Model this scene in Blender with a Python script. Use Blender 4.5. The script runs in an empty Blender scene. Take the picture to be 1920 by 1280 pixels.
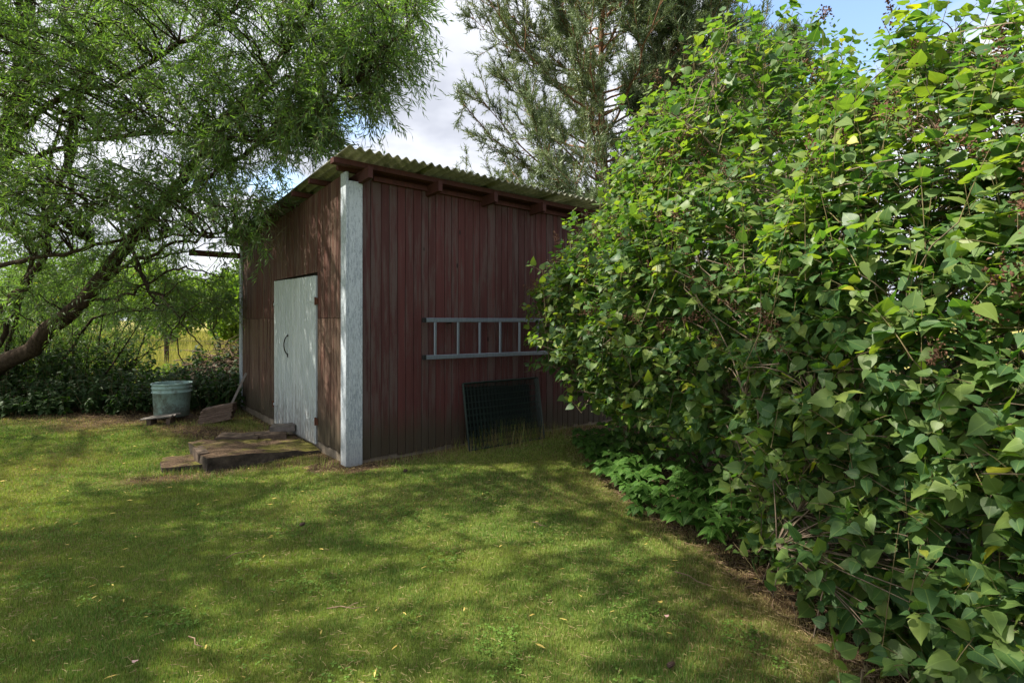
import bpy, math, random
import numpy as np
from mathutils import Vector, Matrix, noise as mn

sc = bpy.context.scene
COL = sc.collection
R = math.radians
RS = np.random.RandomState
rng = RS(7)
random.seed(7)

# ------------------------------------------------------------------ camera
FPX = 1040.0; H = 1.5; HY = 600.0          # focal length in photo pixels, eye height, horizon row
cam_d = bpy.data.cameras.new('camera'); cam = bpy.data.objects.new('camera', cam_d); COL.objects.link(cam)
cam.location = (0, 0, H); cam.rotation_euler = (R(90), 0, 0)
cam_d.sensor_width = 36; cam_d.lens = 36 * FPX / 1920
cam_d.shift_y = -(640 - HY) / 1920
cam_d.clip_start = 0.05; cam_d.clip_end = 3000
sc.camera = cam

# ------------------------------------------------------------------ world and sun
SUN_AZ = math.atan2(-0.98, -0.10); SUN_EL = R(52)       # direction towards the sun, from +Y clockwise
sd = Vector((math.sin(SUN_AZ) * math.cos(SUN_EL), math.cos(SUN_AZ) * math.cos(SUN_EL), math.sin(SUN_EL)))
world = bpy.data.worlds.new('World'); sc.world = world; world.use_nodes = True
wt = world.node_tree; wn = wt.nodes; wl = wt.links; wn.clear()
wo = wn.new('ShaderNodeOutputWorld'); bg = wn.new('ShaderNodeBackground'); bg.inputs['Strength'].default_value = 0.12
sky = wn.new('ShaderNodeTexSky'); sky.sky_type = 'NISHITA'; sky.sun_disc = False
sky.sun_elevation = SUN_EL; sky.sun_rotation = SUN_AZ
tc = wn.new('ShaderNodeTexCoord'); sep = wn.new('ShaderNodeSeparateXYZ'); wl.new(tc.outputs['Generated'], sep.inputs[0])
def wmath(op, a, b=None, clamp=False):
    n = wn.new('ShaderNodeMath'); n.operation = op; n.use_clamp = clamp
    for i, v in enumerate((a, b)):
        if v is None: continue
        if isinstance(v, (int, float)): n.inputs[i].default_value = v
        else: wl.new(v, n.inputs[i])
    return n.outputs[0]
zz = wmath('ADD', wmath('MAXIMUM', sep.outputs[2], 0.0), 0.22)
cmb = wn.new('ShaderNodeCombineXYZ'); wl.new(wmath('DIVIDE', sep.outputs[0], zz), cmb.inputs[0]); wl.new(wmath('DIVIDE', sep.outputs[1], zz), cmb.inputs[1])
def wnoise(scale, det, off):
    mp = wn.new('ShaderNodeMapping'); mp.inputs['Location'].default_value = off; wl.new(cmb.outputs[0], mp.inputs[0])
    n = wn.new('ShaderNodeTexNoise'); n.inputs['Scale'].default_value = scale; n.inputs['Detail'].default_value = det
    n.inputs['Roughness'].default_value = 0.55
    wl.new(mp.outputs[0], n.inputs['Vector']); return n.outputs['Fac']
cov = wnoise(0.9, 6, (2.3, 5.1, 0)); shade = wnoise(1.5, 5, (7.7, 1.3, 2))
# a break in the cloud with blue sky, up over the lilac
dp = wn.new('ShaderNodeVectorMath'); dp.operation = 'DOT_PRODUCT'; wl.new(tc.outputs['Generated'], dp.inputs[0]); dp.inputs[1].default_value = (.436, .788, .434)
hole = wmath('MULTIPLY', wmath('MULTIPLY', wmath('SUBTRACT', dp.outputs['Value'], .972), 40.0, True), .17)
cov = wmath('SUBTRACT', cov, hole)
cr = wn.new('ShaderNodeValToRGB'); wl.new(cov, cr.inputs[0])
cr.color_ramp.elements[0].position = 0.32; cr.color_ramp.elements[0].color = (0, 0, 0, 1)
cr.color_ramp.elements[1].position = 0.39; cr.color_ramp.elements[1].color = (1, 1, 1, 1)
cs = wn.new('ShaderNodeValToRGB'); wl.new(shade, cs.inputs[0])
cs.color_ramp.elements[0].position = 0.36; cs.color_ramp.elements[0].color = (2.0, 2.1, 2.4, 1)
cs.color_ramp.elements[1].position = 0.62; cs.color_ramp.elements[1].color = (3.6, 3.68, 3.9, 1)
mx = wn.new('ShaderNodeMix'); mx.data_type = 'RGBA'
wl.new(cr.outputs[0], mx.inputs[0]); wl.new(sky.outputs[0], mx.inputs[6]); wl.new(cs.outputs[0], mx.inputs[7])
wl.new(mx.outputs[2], bg.inputs[0]); wl.new(bg.outputs[0], wo.inputs[0])
sun_d = bpy.data.lights.new('sun', 'SUN'); sun_d.energy = 3.7; sun_d.angle = R(0.5); sun_d.color = (1.0, 0.93, 0.8)
sun = bpy.data.objects.new('sun', sun_d); COL.objects.link(sun)
sun.rotation_euler = sd.to_track_quat('Z', 'Y').to_euler(); sun.location = (-6, 3, 12)
sc.view_settings.view_transform = 'Standard'; sc.view_settings.look = 'None'
sc.view_settings.gamma = 1; sc.view_settings.use_curve_mapping = False
sc.view_settings.exposure = 1.62

# ------------------------------------------------------------------ helpers
def P(px, py, Y):
    "world point seen at photo pixel px, py when it stands Y metres away"
    return np.array(((px - 960) / FPX * Y, Y, H - (py - HY) / FPX * Y))
def tag(o, label=None, cat=None, group=None, kind=None):
    if label: o['label'] = label
    if cat: o['category'] = cat
    if group: o['group'] = group
    if kind: o['kind'] = kind
    return o
def empty(name, loc=(0, 0, 0), rz=0):
    o = bpy.data.objects.new(name, None); COL.objects.link(o); o.location = loc; o.rotation_euler = (0, 0, rz)
    o.empty_display_size = 0.2; return o
def link(name, me, mat=None, parent=None, loc=None, rz=None):
    if mat and not me.materials: me.materials.append(mat)
    o = bpy.data.objects.new(name, me); COL.objects.link(o)
    if parent: o.parent = parent
    if loc is not None: o.location = loc
    if rz is not None: o.rotation_euler = (0, 0, rz)
    return o
def npmesh(name, V, F, smooth=False, attrs=None):
    "V (n,3), F (m,k) with one k"
    V = np.asarray(V, np.float32); F = np.asarray(F, np.int32); k = F.shape[1]
    me = bpy.data.meshes.new(name)
    me.vertices.add(len(V)); me.vertices.foreach_set('co', V.ravel())
    me.loops.add(F.size); me.loops.foreach_set('vertex_index', F.ravel())
    me.polygons.add(len(F)); me.polygons.foreach_set('loop_start', np.arange(0, F.size, k, dtype=np.int32))
    me.polygons.foreach_set('use_smooth', np.full(len(F), smooth))
    me.update(calc_edges=True)
    for an, arr in (attrs or {}).items():
        a = me.attributes.new(an, 'FLOAT', 'POINT'); a.data.foreach_set('value', np.asarray(arr, np.float32).ravel())
    return me
class MB:
    def __init__(s): s.v = []; s.f = []
    def poly(s, vs, fs):
        b = len(s.v); s.v += [tuple(map(float, p)) for p in vs]; s.f += [tuple(i + b for i in f) for f in fs]
    def box(s, c, d, M=None, j=0.0, bev=0.0):
        x, y, z = d[0] / 2, d[1] / 2, d[2] / 2
        if bev:
            vs = []; e = bev
            for sz in (-1, 1):
                for ring in (0, 1):
                    zc = sz * (z - (e if ring == (1 if sz == 1 else 0) * 0 + (0 if sz == 1 else 1) else 0))
            # bevelled box through a convex set of 24 points kept simple: three stacked rings
            rings = [(x - e, y - e, -z), (x, y, -z + e), (x, y, z - e), (x - e, y - e, z)]
            for (a, b, c_) in rings:
                ee = e * 0.9
                vs += [(-a + ee, -b, c_), (a - ee, -b, c_), (a, -b + ee, c_), (a, b - ee, c_), (a - ee, b, c_), (-a + ee, b, c_), (-a, b - ee, c_), (-a, -b + ee, c_)]
            fs = []
            for r in range(3):
                for i in range(8):
                    k = (i + 1) % 8
                    fs.append((r * 8 + i, r * 8 + k, r * 8 + 8 + k, r * 8 + 8 + i))
            fs.append(tuple(range(7, -1, -1))); fs.append(tuple(range(24, 32)))
        else:
            vs = [(-x, -y, -z), (x, -y, -z), (x, y, -z), (-x, y, -z), (-x, -y, z), (x, -y, z), (x, y, z), (-x, y, z)]
            fs = [(0, 3, 2, 1), (4, 5, 6, 7), (0, 1, 5, 4), (1, 2, 6, 5), (2, 3, 7, 6), (3, 0, 4, 7)]
        if j: vs = [(a + random.uniform(-j, j), b + random.uniform(-j, j), c_ + random.uniform(-j, j)) for a, b, c_ in vs]
        vs = [Vector(v) for v in vs]
        if M is not None: vs = [M @ v for v in vs]
        s.poly([v + Vector(c) for v in vs], fs); return s
    def tube(s, pts, r, n=6, cap=True):
        pts = [Vector(p) for p in pts]; rs = r if hasattr(r, '__len__') else [r] * len(pts)
        b = len(s.v); ref = Vector((0.31, 0.2, 0.93))
        for i, p in enumerate(pts):
            t = (pts[min(i + 1, len(pts) - 1)] - pts[max(i - 1, 0)]).normalized()
            a = t.cross(ref)
            if a.length < 1e-3: a = t.cross(Vector((1, 0, 0)))
            a.normalize(); c = t.cross(a)
            for k in range(n):
                w = 2 * math.pi * k / n
                s.v.append(tuple(p + (a * math.cos(w) + c * math.sin(w)) * rs[i]))
        for i in range(len(pts) - 1):
            for k in range(n):
                k2 = (k + 1) % n
                s.f.append((b + i * n + k, b + i * n + k2, b + (i + 1) * n + k2, b + (i + 1) * n + k))
        if cap:
            s.f.append(tuple(b + k for k in range(n - 1, -1, -1))); e = b + (len(pts) - 1) * n
            s.f.append(tuple(e + k for k in range(n)))
        return s
    def lathe(s, prof, n=32, c=(0, 0, 0)):
        b = len(s.v)
        for r, z in prof:
            for k in range(n):
                w = 2 * math.pi * k / n; s.v.append((c[0] + r * math.cos(w), c[1] + r * math.sin(w), c[2] + z))
        for i in range(len(prof) - 1):
            for k in range(n):
                k2 = (k + 1) % n; s.f.append((b + i * n + k, b + i * n + k2, b + (i + 1) * n + k2, b + (i + 1) * n + k))
        return s
    def mesh(s, name, smooth=False):
        me = bpy.data.meshes.new(name); me.from_pydata(s.v, [], s.f)
        if smooth: me.polygons.foreach_set('use_smooth', [True] * len(me.polygons))
        me.update(); return me
    def build(s, name, mat, parent=None, loc=None, rz=None, smooth=False):
        return link(name, s.mesh(name, smooth), mat, parent, loc, rz)
def tubes_np(paths, radii, n=3):
    "many polylines of equal point count: paths (N,K,3), radii (N,K)"
    paths = np.asarray(paths, float); radii = np.asarray(radii, float); N, K, _ = paths.shape
    T = np.gradient(paths, axis=1); T /= np.linalg.norm(T, axis=2, keepdims=True) + 1e-9
    ref = np.array((0.33, 0.21, 0.92)); A = np.cross(T, ref); A /= np.linalg.norm(A, axis=2, keepdims=True) + 1e-9
    B = np.cross(T, A)
    w = np.arange(n) * 2 * np.pi / n
    V = paths[:, :, None, :] + radii[:, :, None, None] * (A[:, :, None, :] * np.cos(w)[None, None, :, None] + B[:, :, None, :] * np.sin(w)[None, None, :, None])
    i, k = np.meshgrid(np.arange(K - 1), np.arange(n), indexing='ij'); k2 = (k + 1) % n
    q = np.stack((i * n + k, i * n + k2, (i + 1) * n + k2, (i + 1) * n + k), -1).reshape(-1, 4)
    F = (np.arange(N)[:, None, None] * K * n + q[None]).reshape(-1, 4)
    return V.reshape(-1, 3), F
def cat(parts):
    V = []; F = []; b = 0
    for v, f in parts:
        V.append(v); F.append(f + b); b += len(v)
    return np.concatenate(V), np.concatenate(F)
def nrm(a): return a / (np.linalg.norm(a, axis=-1, keepdims=True) + 1e-9)
def scatter(name, tv, tf, Pn, D, N, S, r=None):
    "template tv (k,3: along, across, up) placed at each point; S (n,) or (n,3)"
    tv = np.asarray(tv, float); tf = np.asarray(tf, int); n = len(Pn)
    D = nrm(D); A = nrm(np.cross(N, D)); Nn = np.cross(D, A)
    S = np.asarray(S, float); S = S[:, None] * np.ones(3) if S.ndim == 1 else S
    V = Pn[:, None, :] + (tv[None, :, 0, None] * S[:, None, 0, None]) * D[:, None] + (tv[None, :, 1, None] * S[:, None, 1, None]) * A[:, None] + (tv[None, :, 2, None] * S[:, None, 2, None]) * Nn[:, None]
    F = (np.arange(n)[:, None, None] * len(tv) + tf[None]).reshape(-1, tf.shape[1])
    if r is None: r = rng.rand(n)
    at = {'rnd': np.repeat(r, len(tv)), 'along': np.tile(tv[:, 0], n), 'across': np.tile(tv[:, 1], n)}
    return npmesh(name, V.reshape(-1, 3), F, True, at)

# ------------------------------------------------------------------ materials
class Mat:
    def __init__(s, name, rough=0.8, spec=0.3):
        s.m = bpy.data.materials.new(name); s.m.use_nodes = True; s.t = s.m.node_tree; s.n = s.t.nodes; s.l = s.t.links
        s.b = s.n['Principled BSDF']; s.b.inputs['Roughness'].default_value = rough
        s.b.inputs['Specular IOR Level'].default_value = spec
        s.tc = s.n.new('ShaderNodeTexCoord')
    def out(s, coord='Object'): return s.tc.outputs[coord]
    def map(s, scale=(1, 1, 1), off=None, coord='Object', loc=(0, 0, 0)):
        mp = s.n.new('ShaderNodeMapping'); mp.inputs['Scale'].default_value = scale; mp.inputs['Location'].default_value = loc
        src = s.out(coord)
        if off is not None:
            a = s.n.new('ShaderNodeVectorMath'); a.operation = 'ADD'; s.l.new(src, a.inputs[0]); s.l.new(off, a.inputs[1]); src = a.outputs[0]
        s.l.new(src, mp.inputs[0]); return mp.outputs[0]
    def noise(s, vec, scale=5, det=4, rough=0.6, dist=0.0):
        n = s.n.new('ShaderNodeTexNoise'); n.inputs['Scale'].default_value = scale; n.inputs['Detail'].default_value = det
        n.inputs['Roughness'].default_value = rough; n.inputs['Distortion'].default_value = dist
        s.l.new(vec, n.inputs['Vector']); return n.outputs['Fac']
    def vor(s, vec, scale=5):
        n = s.n.new('ShaderNodeTexVoronoi'); n.inputs['Scale'].default_value = scale; s.l.new(vec, n.inputs['Vector']); return n.outputs['Distance']
    def ramp(s, fac, stops):
        n = s.n.new('ShaderNodeValToRGB'); s.l.new(fac, n.inputs[0]); e = n.color_ramp.elements
        while len(e) < len(stops): e.new(0.5)
        for i, (p, c) in enumerate(stops):
            e[i].position = p; c = (c, c, c) if isinstance(c, (int, float)) else c; e[i].color = (*c, 1)
        return n.outputs[0]
    def mix(s, f, a, b, mode='MIX'):
        n = s.n.new('ShaderNodeMix'); n.data_type = 'RGBA'; n.blend_type = mode
        for i, v in ((0, f), (6, a), (7, b)):
            if isinstance(v, (int, float)): n.inputs[i].default_value = v
            elif isinstance(v, tuple): n.inputs[i].default_value = (*v, 1)
            else: s.l.new(v, n.inputs[i])
        return n.outputs[2]
    def math(s, op, a, b=0.5, clamp=False):
        n = s.n.new('ShaderNodeMath'); n.operation = op; n.use_clamp = clamp
        for i, v in enumerate((a, b)):
            if isinstance(v, (int, float)): n.inputs[i].default_value = v
            else: s.l.new(v, n.inputs[i])
        return n.outputs[0]
    def attr(s, name):
        n = s.n.new('ShaderNodeAttribute'); n.attribute_name = name; return n.outputs['Fac']
    def rnd(s):
        return s.n.new('ShaderNodeObjectInfo').outputs['Random']
    def rndvec(s):
        r = s.rnd(); c = s.n.new('ShaderNodeCombineXYZ')
        s.l.new(s.math('MULTIPLY', r, 37.0), c.inputs[0]); s.l.new(s.math('MULTIPLY', r, 91.0), c.inputs[1]); s.l.new(s.math('MULTIPLY', r, 53.0), c.inputs[2])
        return c.outputs[0]
    def bump(s, h, st=0.4, d=0.01):
        n = s.n.new('ShaderNodeBump'); n.inputs['Strength'].default_value = st; n.inputs['Distance'].default_value = d
        s.l.new(h, n.inputs['Height']); s.l.new(n.outputs[0], s.b.inputs['Normal']); return s
    def color(s, c):
        if isinstance(c, tuple): s.b.inputs['Base Color'].default_value = (*c, 1)
        else: s.l.new(c, s.b.inputs['Base Color'])
        s.c = c; return s
    def leafy(s, f=0.35, tint=(1.6, 1.9, 0.55)):
        tr = s.n.new('ShaderNodeBsdfTranslucent'); ms = s.n.new('ShaderNodeMixShader'); ms.inputs[0].default_value = f
        t = s.mix(1.0, s.c, tint, 'MULTIPLY'); s.l.new(t, tr.inputs[0])
        s.l.new(s.b.outputs[0], ms.inputs[1]); s.l.new(tr.outputs[0], ms.inputs[2])
        s.l.new(ms.outputs[0], s.n['Material Output'].inputs[0]); return s

def plank_mat(name, red_a, red_b, grey, amount, rough=0.75, splash=.7):
    m = Mat(name, rough, 0.25); rv = m.rndvec()
    grain = m.noise(m.map((26, 26, 0.6), rv), 1.6, 7, 0.72, 0.3)
    fine = m.noise(m.map((150, 150, 3.0), rv), 2.0, 3, 0.7)
    base = m.mix(m.rnd(), red_a, red_b)
    base = m.mix(m.ramp(grain, [(0.35, 0.0), (0.7, 1.0)]), m.mix(0.5, base, (0.02, 0.012, 0.012)), base)
    wear = m.noise(m.map((14, 14, 1.1), rv), 1.5, 7, 0.72)
    r2 = m.math('MULTIPLY', m.math('FRACT', m.math('MULTIPLY', m.rnd(), 7.31), 0), 0.16)
    wsum = m.math('ADD', m.math('ADD', wear, r2), m.math('MULTIPLY', fine, 0.22))
    wf = m.ramp(wsum, [(1.02 - amount, 0.0), (1.16 - amount, 0.8)])
    c = m.mix(wf, base, grey)
    kn = m.vor(m.map((7, 7, 2.2), rv), 1.0)
    c = m.mix(m.ramp(kn, [(0.05, 1.0), (0.085, 0.0)]), c, (0.012, 0.007, 0.006))
    pale = m.noise(m.map((60, 60, 7), rv), 1.5, 5, 0.8)
    c = m.mix(m.ramp(pale, [(0.70, 0.0), (0.76, 0.65)]), c, (0.30, 0.26, 0.24))
    # soil splash and algae on the lowest hand's breadth of the boards
    zc = m.n.new('ShaderNodeSeparateXYZ'); m.l.new(m.out(), zc.inputs[0])
    sp = m.math('ADD', zc.outputs[2], m.math('MULTIPLY', wear, -0.35))
    c = m.mix(m.ramp(sp, [(0.0, splash * 1.15), (0.34, 0.0)]), c, (0.045, 0.040, 0.024))
    m.color(c); m.bump(m.mix(0.5, grain, fine), 0.55, 0.004); return m.m
M = {}
M['plank_red'] = plank_mat('red_boards', (0.118, 0.036, 0.035), (0.080, 0.028, 0.027), (0.102, 0.074, 0.069), 0.37)
M['plank_brown'] = plank_mat('weathered_boards', (0.115, 0.040, 0.027), (0.070, 0.029, 0.020), (0.16, 0.108, 0.078), 0.42)
M['plank_upper'] = plank_mat('weathered_upper_boards', (0.115, 0.040, 0.028), (0.074, 0.032, 0.023), (0.135, 0.090, 0.066), 0.36, splash=0.)
M['beam_red'] = plank_mat('red_beams', (0.105, 0.034, 0.029), (0.08, 0.027, 0.023), (0.10, 0.07, 0.06), 0.22, splash=0.)

m = Mat('white_paint_boards', 0.6, 0.4); rv = m.rndvec()
g = m.noise(m.map((42, 42, 0.4), rv), 1.5, 7, 0.78); f = m.noise(m.map((25, 25, 6), rv), 2, 8, 0.75); bl = m.noise(m.map((3, 3, 1.2), rv), 2, 5, .6)
zc = m.n.new('ShaderNodeSeparateXYZ'); m.l.new(m.out(), zc.inputs[0])
low = m.math('MULTIPLY', m.ramp(zc.outputs[2], [(0.0, 1.0), (0.7, 0.0)]), 0.12)
c = m.mix(m.rnd(), (0.44, 0.49, 0.51), (0.54, 0.58, 0.59))
c = m.mix(m.ramp(bl, [(0.4, 0.0), (0.65, 0.6)]), c, (0.40, 0.45, 0.46))
flk = m.math('ADD', m.math('ADD', m.math('MULTIPLY', g, .60), m.math('MULTIPLY', f, .40)), m.math('ADD', low, m.math('MULTIPLY', bl, .05)))
c = m.mix(m.ramp(flk, [(0.565, 0.0), (0.64, 0.8)]), c, (0.16, 0.145, 0.13))
m.color(c); m.bump(m.mix(0.5, g, f), 0.5, 0.004); M['white'] = m.m

m = Mat('flaking_white_corner_board', 0.65, 0.35); rv = m.rndvec()
f = m.noise(m.map((75, 75, 12), rv), 1.6, 7, 0.85); g = m.noise(m.map((60, 60, 2), rv), 1.5, 5, .7); b2 = m.noise(m.map((2, 2, 1.1), rv), 1.5, 4, .6)
s_ = m.math('ADD', f, m.math('MULTIPLY', b2, 0.22))
c = m.mix(m.ramp(s_, [(0.58, 0.0), (0.68, .9)]), (0.50, 0.55, 0.60), (0.22, 0.255, 0.31))
c = m.mix(m.ramp(g, [(0.62, 0.0), (0.7, 0.7)]), c, (0.15, 0.14, 0.13))
zc = m.n.new('ShaderNodeSeparateXYZ'); m.l.new(m.out(), zc.inputs[0])
c = m.mix(m.ramp(m.math('ADD', zc.outputs[2], m.math('MULTIPLY', b2, .4)), [(0.2, 0.7), (0.75, 0.0)]), c, (0.24, 0.25, 0.25))
m.color(c); m.bump(f, 0.7, 0.004); M['white_flaky'] = m.m

m = Mat('mossy_fibre_cement', 0.85, 0.2)
f = m.noise(m.map((4, 9, 4)), 1.5, 6, .7); f2 = m.noise(m.map((1, 1, 1)), 18, 4, .7)
c = m.ramp(f, [(0.35, (0.22, 0.22, 0.165)), (0.55, (0.32, 0.318, 0.255)), (0.75, (0.40, 0.39, 0.34))])
c = m.mix(m.ramp(f2, [(0.5, 0.0), (0.7, .5)]), c, (0.12, 0.14, 0.06)); m.color(c); m.bump(f2, .4, .004); m.leafy(.45, (1.1, 1.12, 1.0))
M['roof'] = m.m
def simple(name, a, b, scale=12, rough=.8, spec=.3, bump=.4, metal=0, bd=.006):
    m = Mat(name, rough, spec); n1 = m.noise(m.map((1, 1, 1), m.rndvec()), scale, 8, .7)
    m.color(m.ramp(n1, [(0.35, a), (0.65, b)])); m.bump(n1, bump, bd); m.b.inputs['Metallic'].default_value = metal; return m.m
M['dark'] = simple('dark_light_block', (0.012, 0.01, 0.01), (0.02, 0.016, 0.015))
M['foundation'] = simple('old_foundation_concrete', (0.13, 0.105, 0.075), (0.24, 0.20, 0.155), 9)
m = Mat('aluminium_ladder', 0.42, .5); n1 = m.noise(m.map((20, 20, 2)), 3, 5, .7)
m.color(m.ramp(n1, [(0.3, (0.20, 0.235, 0.30)), (0.7, (0.29, 0.33, 0.40))])); m.b.inputs['Metallic'].default_value = .55; M['alu'] = m.m
M['black_plastic'] = simple('black_plastic', (0.012, 0.012, 0.014), (0.02, 0.02, 0.022), rough=.5)
M['rust'] = simple('rusty_iron', (0.06, 0.02, 0.012), (0.13, 0.05, 0.025), 40)
M['iron'] = simple('black_iron', (0.01, 0.01, 0.01), (0.03, 0.022, 0.02), 40, .5)
M['mesh'] = simple('dark_green_coated_wire', (0.006, 0.016, 0.013), (0.012, 0.028, 0.022), 30, .5, .4)
M['mesh_dull'] = simple('black_mesh_core', (0.004, 0.006, 0.006), (0.009, 0.011, 0.01), 60, .8)
m = Mat('mossy_concrete', .9, .2); n1 = m.noise(m.map(), 7, 10, .75); n2 = m.noise(m.map(), 2.6, 6, .7); n3 = m.noise(m.map(), 60, 3, .6)
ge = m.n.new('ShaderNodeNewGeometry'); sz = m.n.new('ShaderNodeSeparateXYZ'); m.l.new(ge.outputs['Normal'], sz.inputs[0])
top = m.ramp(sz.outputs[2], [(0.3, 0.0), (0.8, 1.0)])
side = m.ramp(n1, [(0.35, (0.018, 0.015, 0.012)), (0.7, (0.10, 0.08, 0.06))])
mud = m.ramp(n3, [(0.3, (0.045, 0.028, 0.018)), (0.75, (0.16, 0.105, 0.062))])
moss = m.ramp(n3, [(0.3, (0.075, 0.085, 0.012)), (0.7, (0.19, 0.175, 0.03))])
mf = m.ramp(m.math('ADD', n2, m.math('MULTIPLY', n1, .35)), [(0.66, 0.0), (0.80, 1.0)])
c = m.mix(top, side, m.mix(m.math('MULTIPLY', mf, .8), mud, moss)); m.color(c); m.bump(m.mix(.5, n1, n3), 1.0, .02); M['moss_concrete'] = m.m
M['stone'] = simple('grey_stone', (0.07, 0.06, 0.052), (0.16, 0.14, 0.125), 9, .85, .3, .8, 0, .02)
M['stone_brown'] = simple('brown_broken_concrete', (0.055, 0.04, 0.03), (0.13, 0.095, 0.07), 9, .9, .2, .8, 0, .02)
M['tile'] = simple('weathered_clay_tile', (0.09, 0.06, 0.045), (0.18, 0.13, 0.10), 14, .9, .2, .7)
M['old_wood'] = simple('grey_old_wood', (0.16, 0.14, 0.125), (0.30, 0.27, 0.24), 25)
m = Mat('faded_green_plastic', .45, .4); n1 = m.noise(m.map(), 6, 10, .75); n2 = m.noise(m.map((1, 1, .5)), 26, 6, .8)
zc = m.n.new('ShaderNodeSeparateXYZ'); m.l.new(m.out(), zc.inputs[0])
dirt = m.math('ADD', m.math('ADD', n1, m.math('MULTIPLY', n2, .4)), m.math('MULTIPLY', m.ramp(zc.outputs[2], [(0, 1.), (.35, 0.)]), .16))
c = m.mix(m.ramp(dirt, [(0.68, 0.), (0.86, .9)]), (0.27, 0.40, 0.37), (0.10, 0.115, 0.09)); m.color(c); M['bucket'] = m.m
m = Mat('willow_bark', .95, .1); n1 = m.noise(m.map((9, 9, 2.2)), 3, 8, .75, .5)
m.color(m.ramp(n1, [(0.35, (0.022, 0.015, 0.011)), (0.65, (0.10, 0.072, 0.052))])); m.bump(n1, 1., .05); M['bark'] = m.m
M['twig'] = simple('willow_twig', (0.07, 0.065, 0.028), (0.15, 0.125, 0.06), 6)
M['lilac_wood'] = simple('lilac_bark', (0.10, 0.07, 0.048), (0.24, 0.185, 0.135), 16)
M['lilac_shoot'] = simple('lilac_shoot', (0.13, 0.10, 0.045), (0.22, 0.18, 0.09), 16)
m = Mat('pine_bark', .9, .1); n1 = m.noise(m.map((5, 5, 2)), 3, 8, .7)
m.color(m.ramp(n1, [(0.35, (0.12, 0.06, 0.034)), (0.65, (0.34, 0.19, 0.115))])); m.bump(n1, .8, .03); M['pine_bark'] = m.m
M['grey_bark'] = simple('grey_bark', (0.10, 0.09, 0.08), (0.28, 0.26, 0.24), 8)
M['seed'] = simple('dry_seed_heads', (0.06, 0.028, 0.016), (0.16, 0.08, 0.045), 60)
M['straw'] = simple('dry_straw', (0.22, 0.16, 0.07), (0.38, 0.30, 0.15), 5)
M['fallen'] = simple('fallen_yellow_leaf', (0.34, 0.23, 0.05), (0.52, 0.42, 0.12), 4)
M['brick'] = simple('chimney_brick', (0.22, 0.08, 0.05), (0.34, 0.14, 0.09), 4)
M['roof_tile'] = simple('grey_roof_tile', (0.10, 0.095, 0.09), (0.2, 0.19, 0.18), 6)
M['house_wall'] = simple('pale_house_wall', (0.30, 0.10, 0.08), (0.36, 0.13, 0.1), 3)
M['trim'] = simple('white_trim', (0.6, 0.6, 0.58), (0.7, 0.7, 0.68), 3)
M['glass'] = simple('window_glass', (0.02, 0.025, 0.03), (0.03, 0.035, 0.04), 1, .05, .6, 0)
M['cone'] = simple('pine_cone', (0.03, 0.02, 0.015), (0.09, 0.055, 0.04), 80)
M['petal'] = simple('pink_petal', (0.5, 0.28, 0.25), (0.6, 0.4, 0.35), 20)
M['twig_dry'] = simple('dry_twig', (0.12, 0.075, 0.045), (0.26, 0.18, 0.12), 20)

def leaf_mat(name, stops, rough=.5, spec=.4, trans=.35, tint=(1.6, 1.9, .55), veins=False, old=None):
    m = Mat(name, rough, spec); r = m.attr('rnd')
    big = m.noise(m.map(), 0.8, 3, .5)
    fac = m.math('ADD', m.math('MULTIPLY', r, .8), m.math('MULTIPLY', big, .35))
    c = m.ramp(m.math('SUBTRACT', fac, .08), stops)
    if veins:
        ac = m.math('ABSOLUTE', m.attr('across')); al = m.attr('along')
        rib = m.ramp(ac, [(0.0, .8), (0.028, 0.0)])
        w = m.math('SINE', m.math('MULTIPLY', m.math('SUBTRACT', al, m.math('MULTIPLY', ac, .75)), 52.0))
        sec = m.ramp(w, [(0.80, 0.0), (1.0, .13)])
        c = m.mix(m.math('MAXIMUM', rib, sec), c, (0.19, 0.27, 0.075))
        m.bump(m.math('MULTIPLY', m.math('ADD', w, 1.), .5), .07, .001)
    if old:
        c = m.mix(m.ramp(r, [(old[0], 0.0), (old[0] + .004, 1.0)]), c, old[1])
    m.color(c); m.leafy(trans, tint); return m.m
M['willow_leaf'] = leaf_mat('willow_leaf', [(0.0, (0.060, 0.110, 0.045)), (0.45, (0.100, 0.165, 0.064)), (1.0, (0.175, 0.235, 0.08))], .45, .5, .50, (1.5, 1.8, .5), old=(.99, (.4, .3, .04)))
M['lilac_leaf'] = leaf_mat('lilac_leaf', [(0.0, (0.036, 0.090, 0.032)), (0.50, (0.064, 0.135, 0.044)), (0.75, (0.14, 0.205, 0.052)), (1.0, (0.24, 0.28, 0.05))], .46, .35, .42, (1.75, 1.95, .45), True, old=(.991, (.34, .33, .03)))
M['elder_leaf'] = leaf_mat('ground_elder_leaf', [(0.0, (0.03, 0.085, 0.012)), (1.0, (0.06, 0.14, 0.02))], .55, .3, .35, (1.4, 1.9, .5), True)
M['clover'] = leaf_mat('clover_leaf', [(0.0, (0.06, 0.12, 0.02)), (1.0, (0.13, 0.22, 0.04))], .75, .15, .25)
M['weed_leaf'] = leaf_mat('nettle_leaf', [(0.0, (0.018, 0.042, 0.011)), (1.0, (0.042, 0.085, 0.02))], .6, .3, .35)
M['pine_needle'] = leaf_mat('pine_needle', [(0.0, (0.08, 0.115, 0.06)), (0.6, (0.13, 0.175, 0.085)), (1.0, (0.22, 0.24, 0.11))], .5, .3, .2, (1.3, 1.4, .7), old=(.992, (.35, .14, .04)))
M['far_leaf'] = leaf_mat('far_tree_leaf', [(0.0, (0.04, 0.085, 0.022)), (1.0, (0.11, 0.16, 0.04))], .6, .2, .4)
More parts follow.
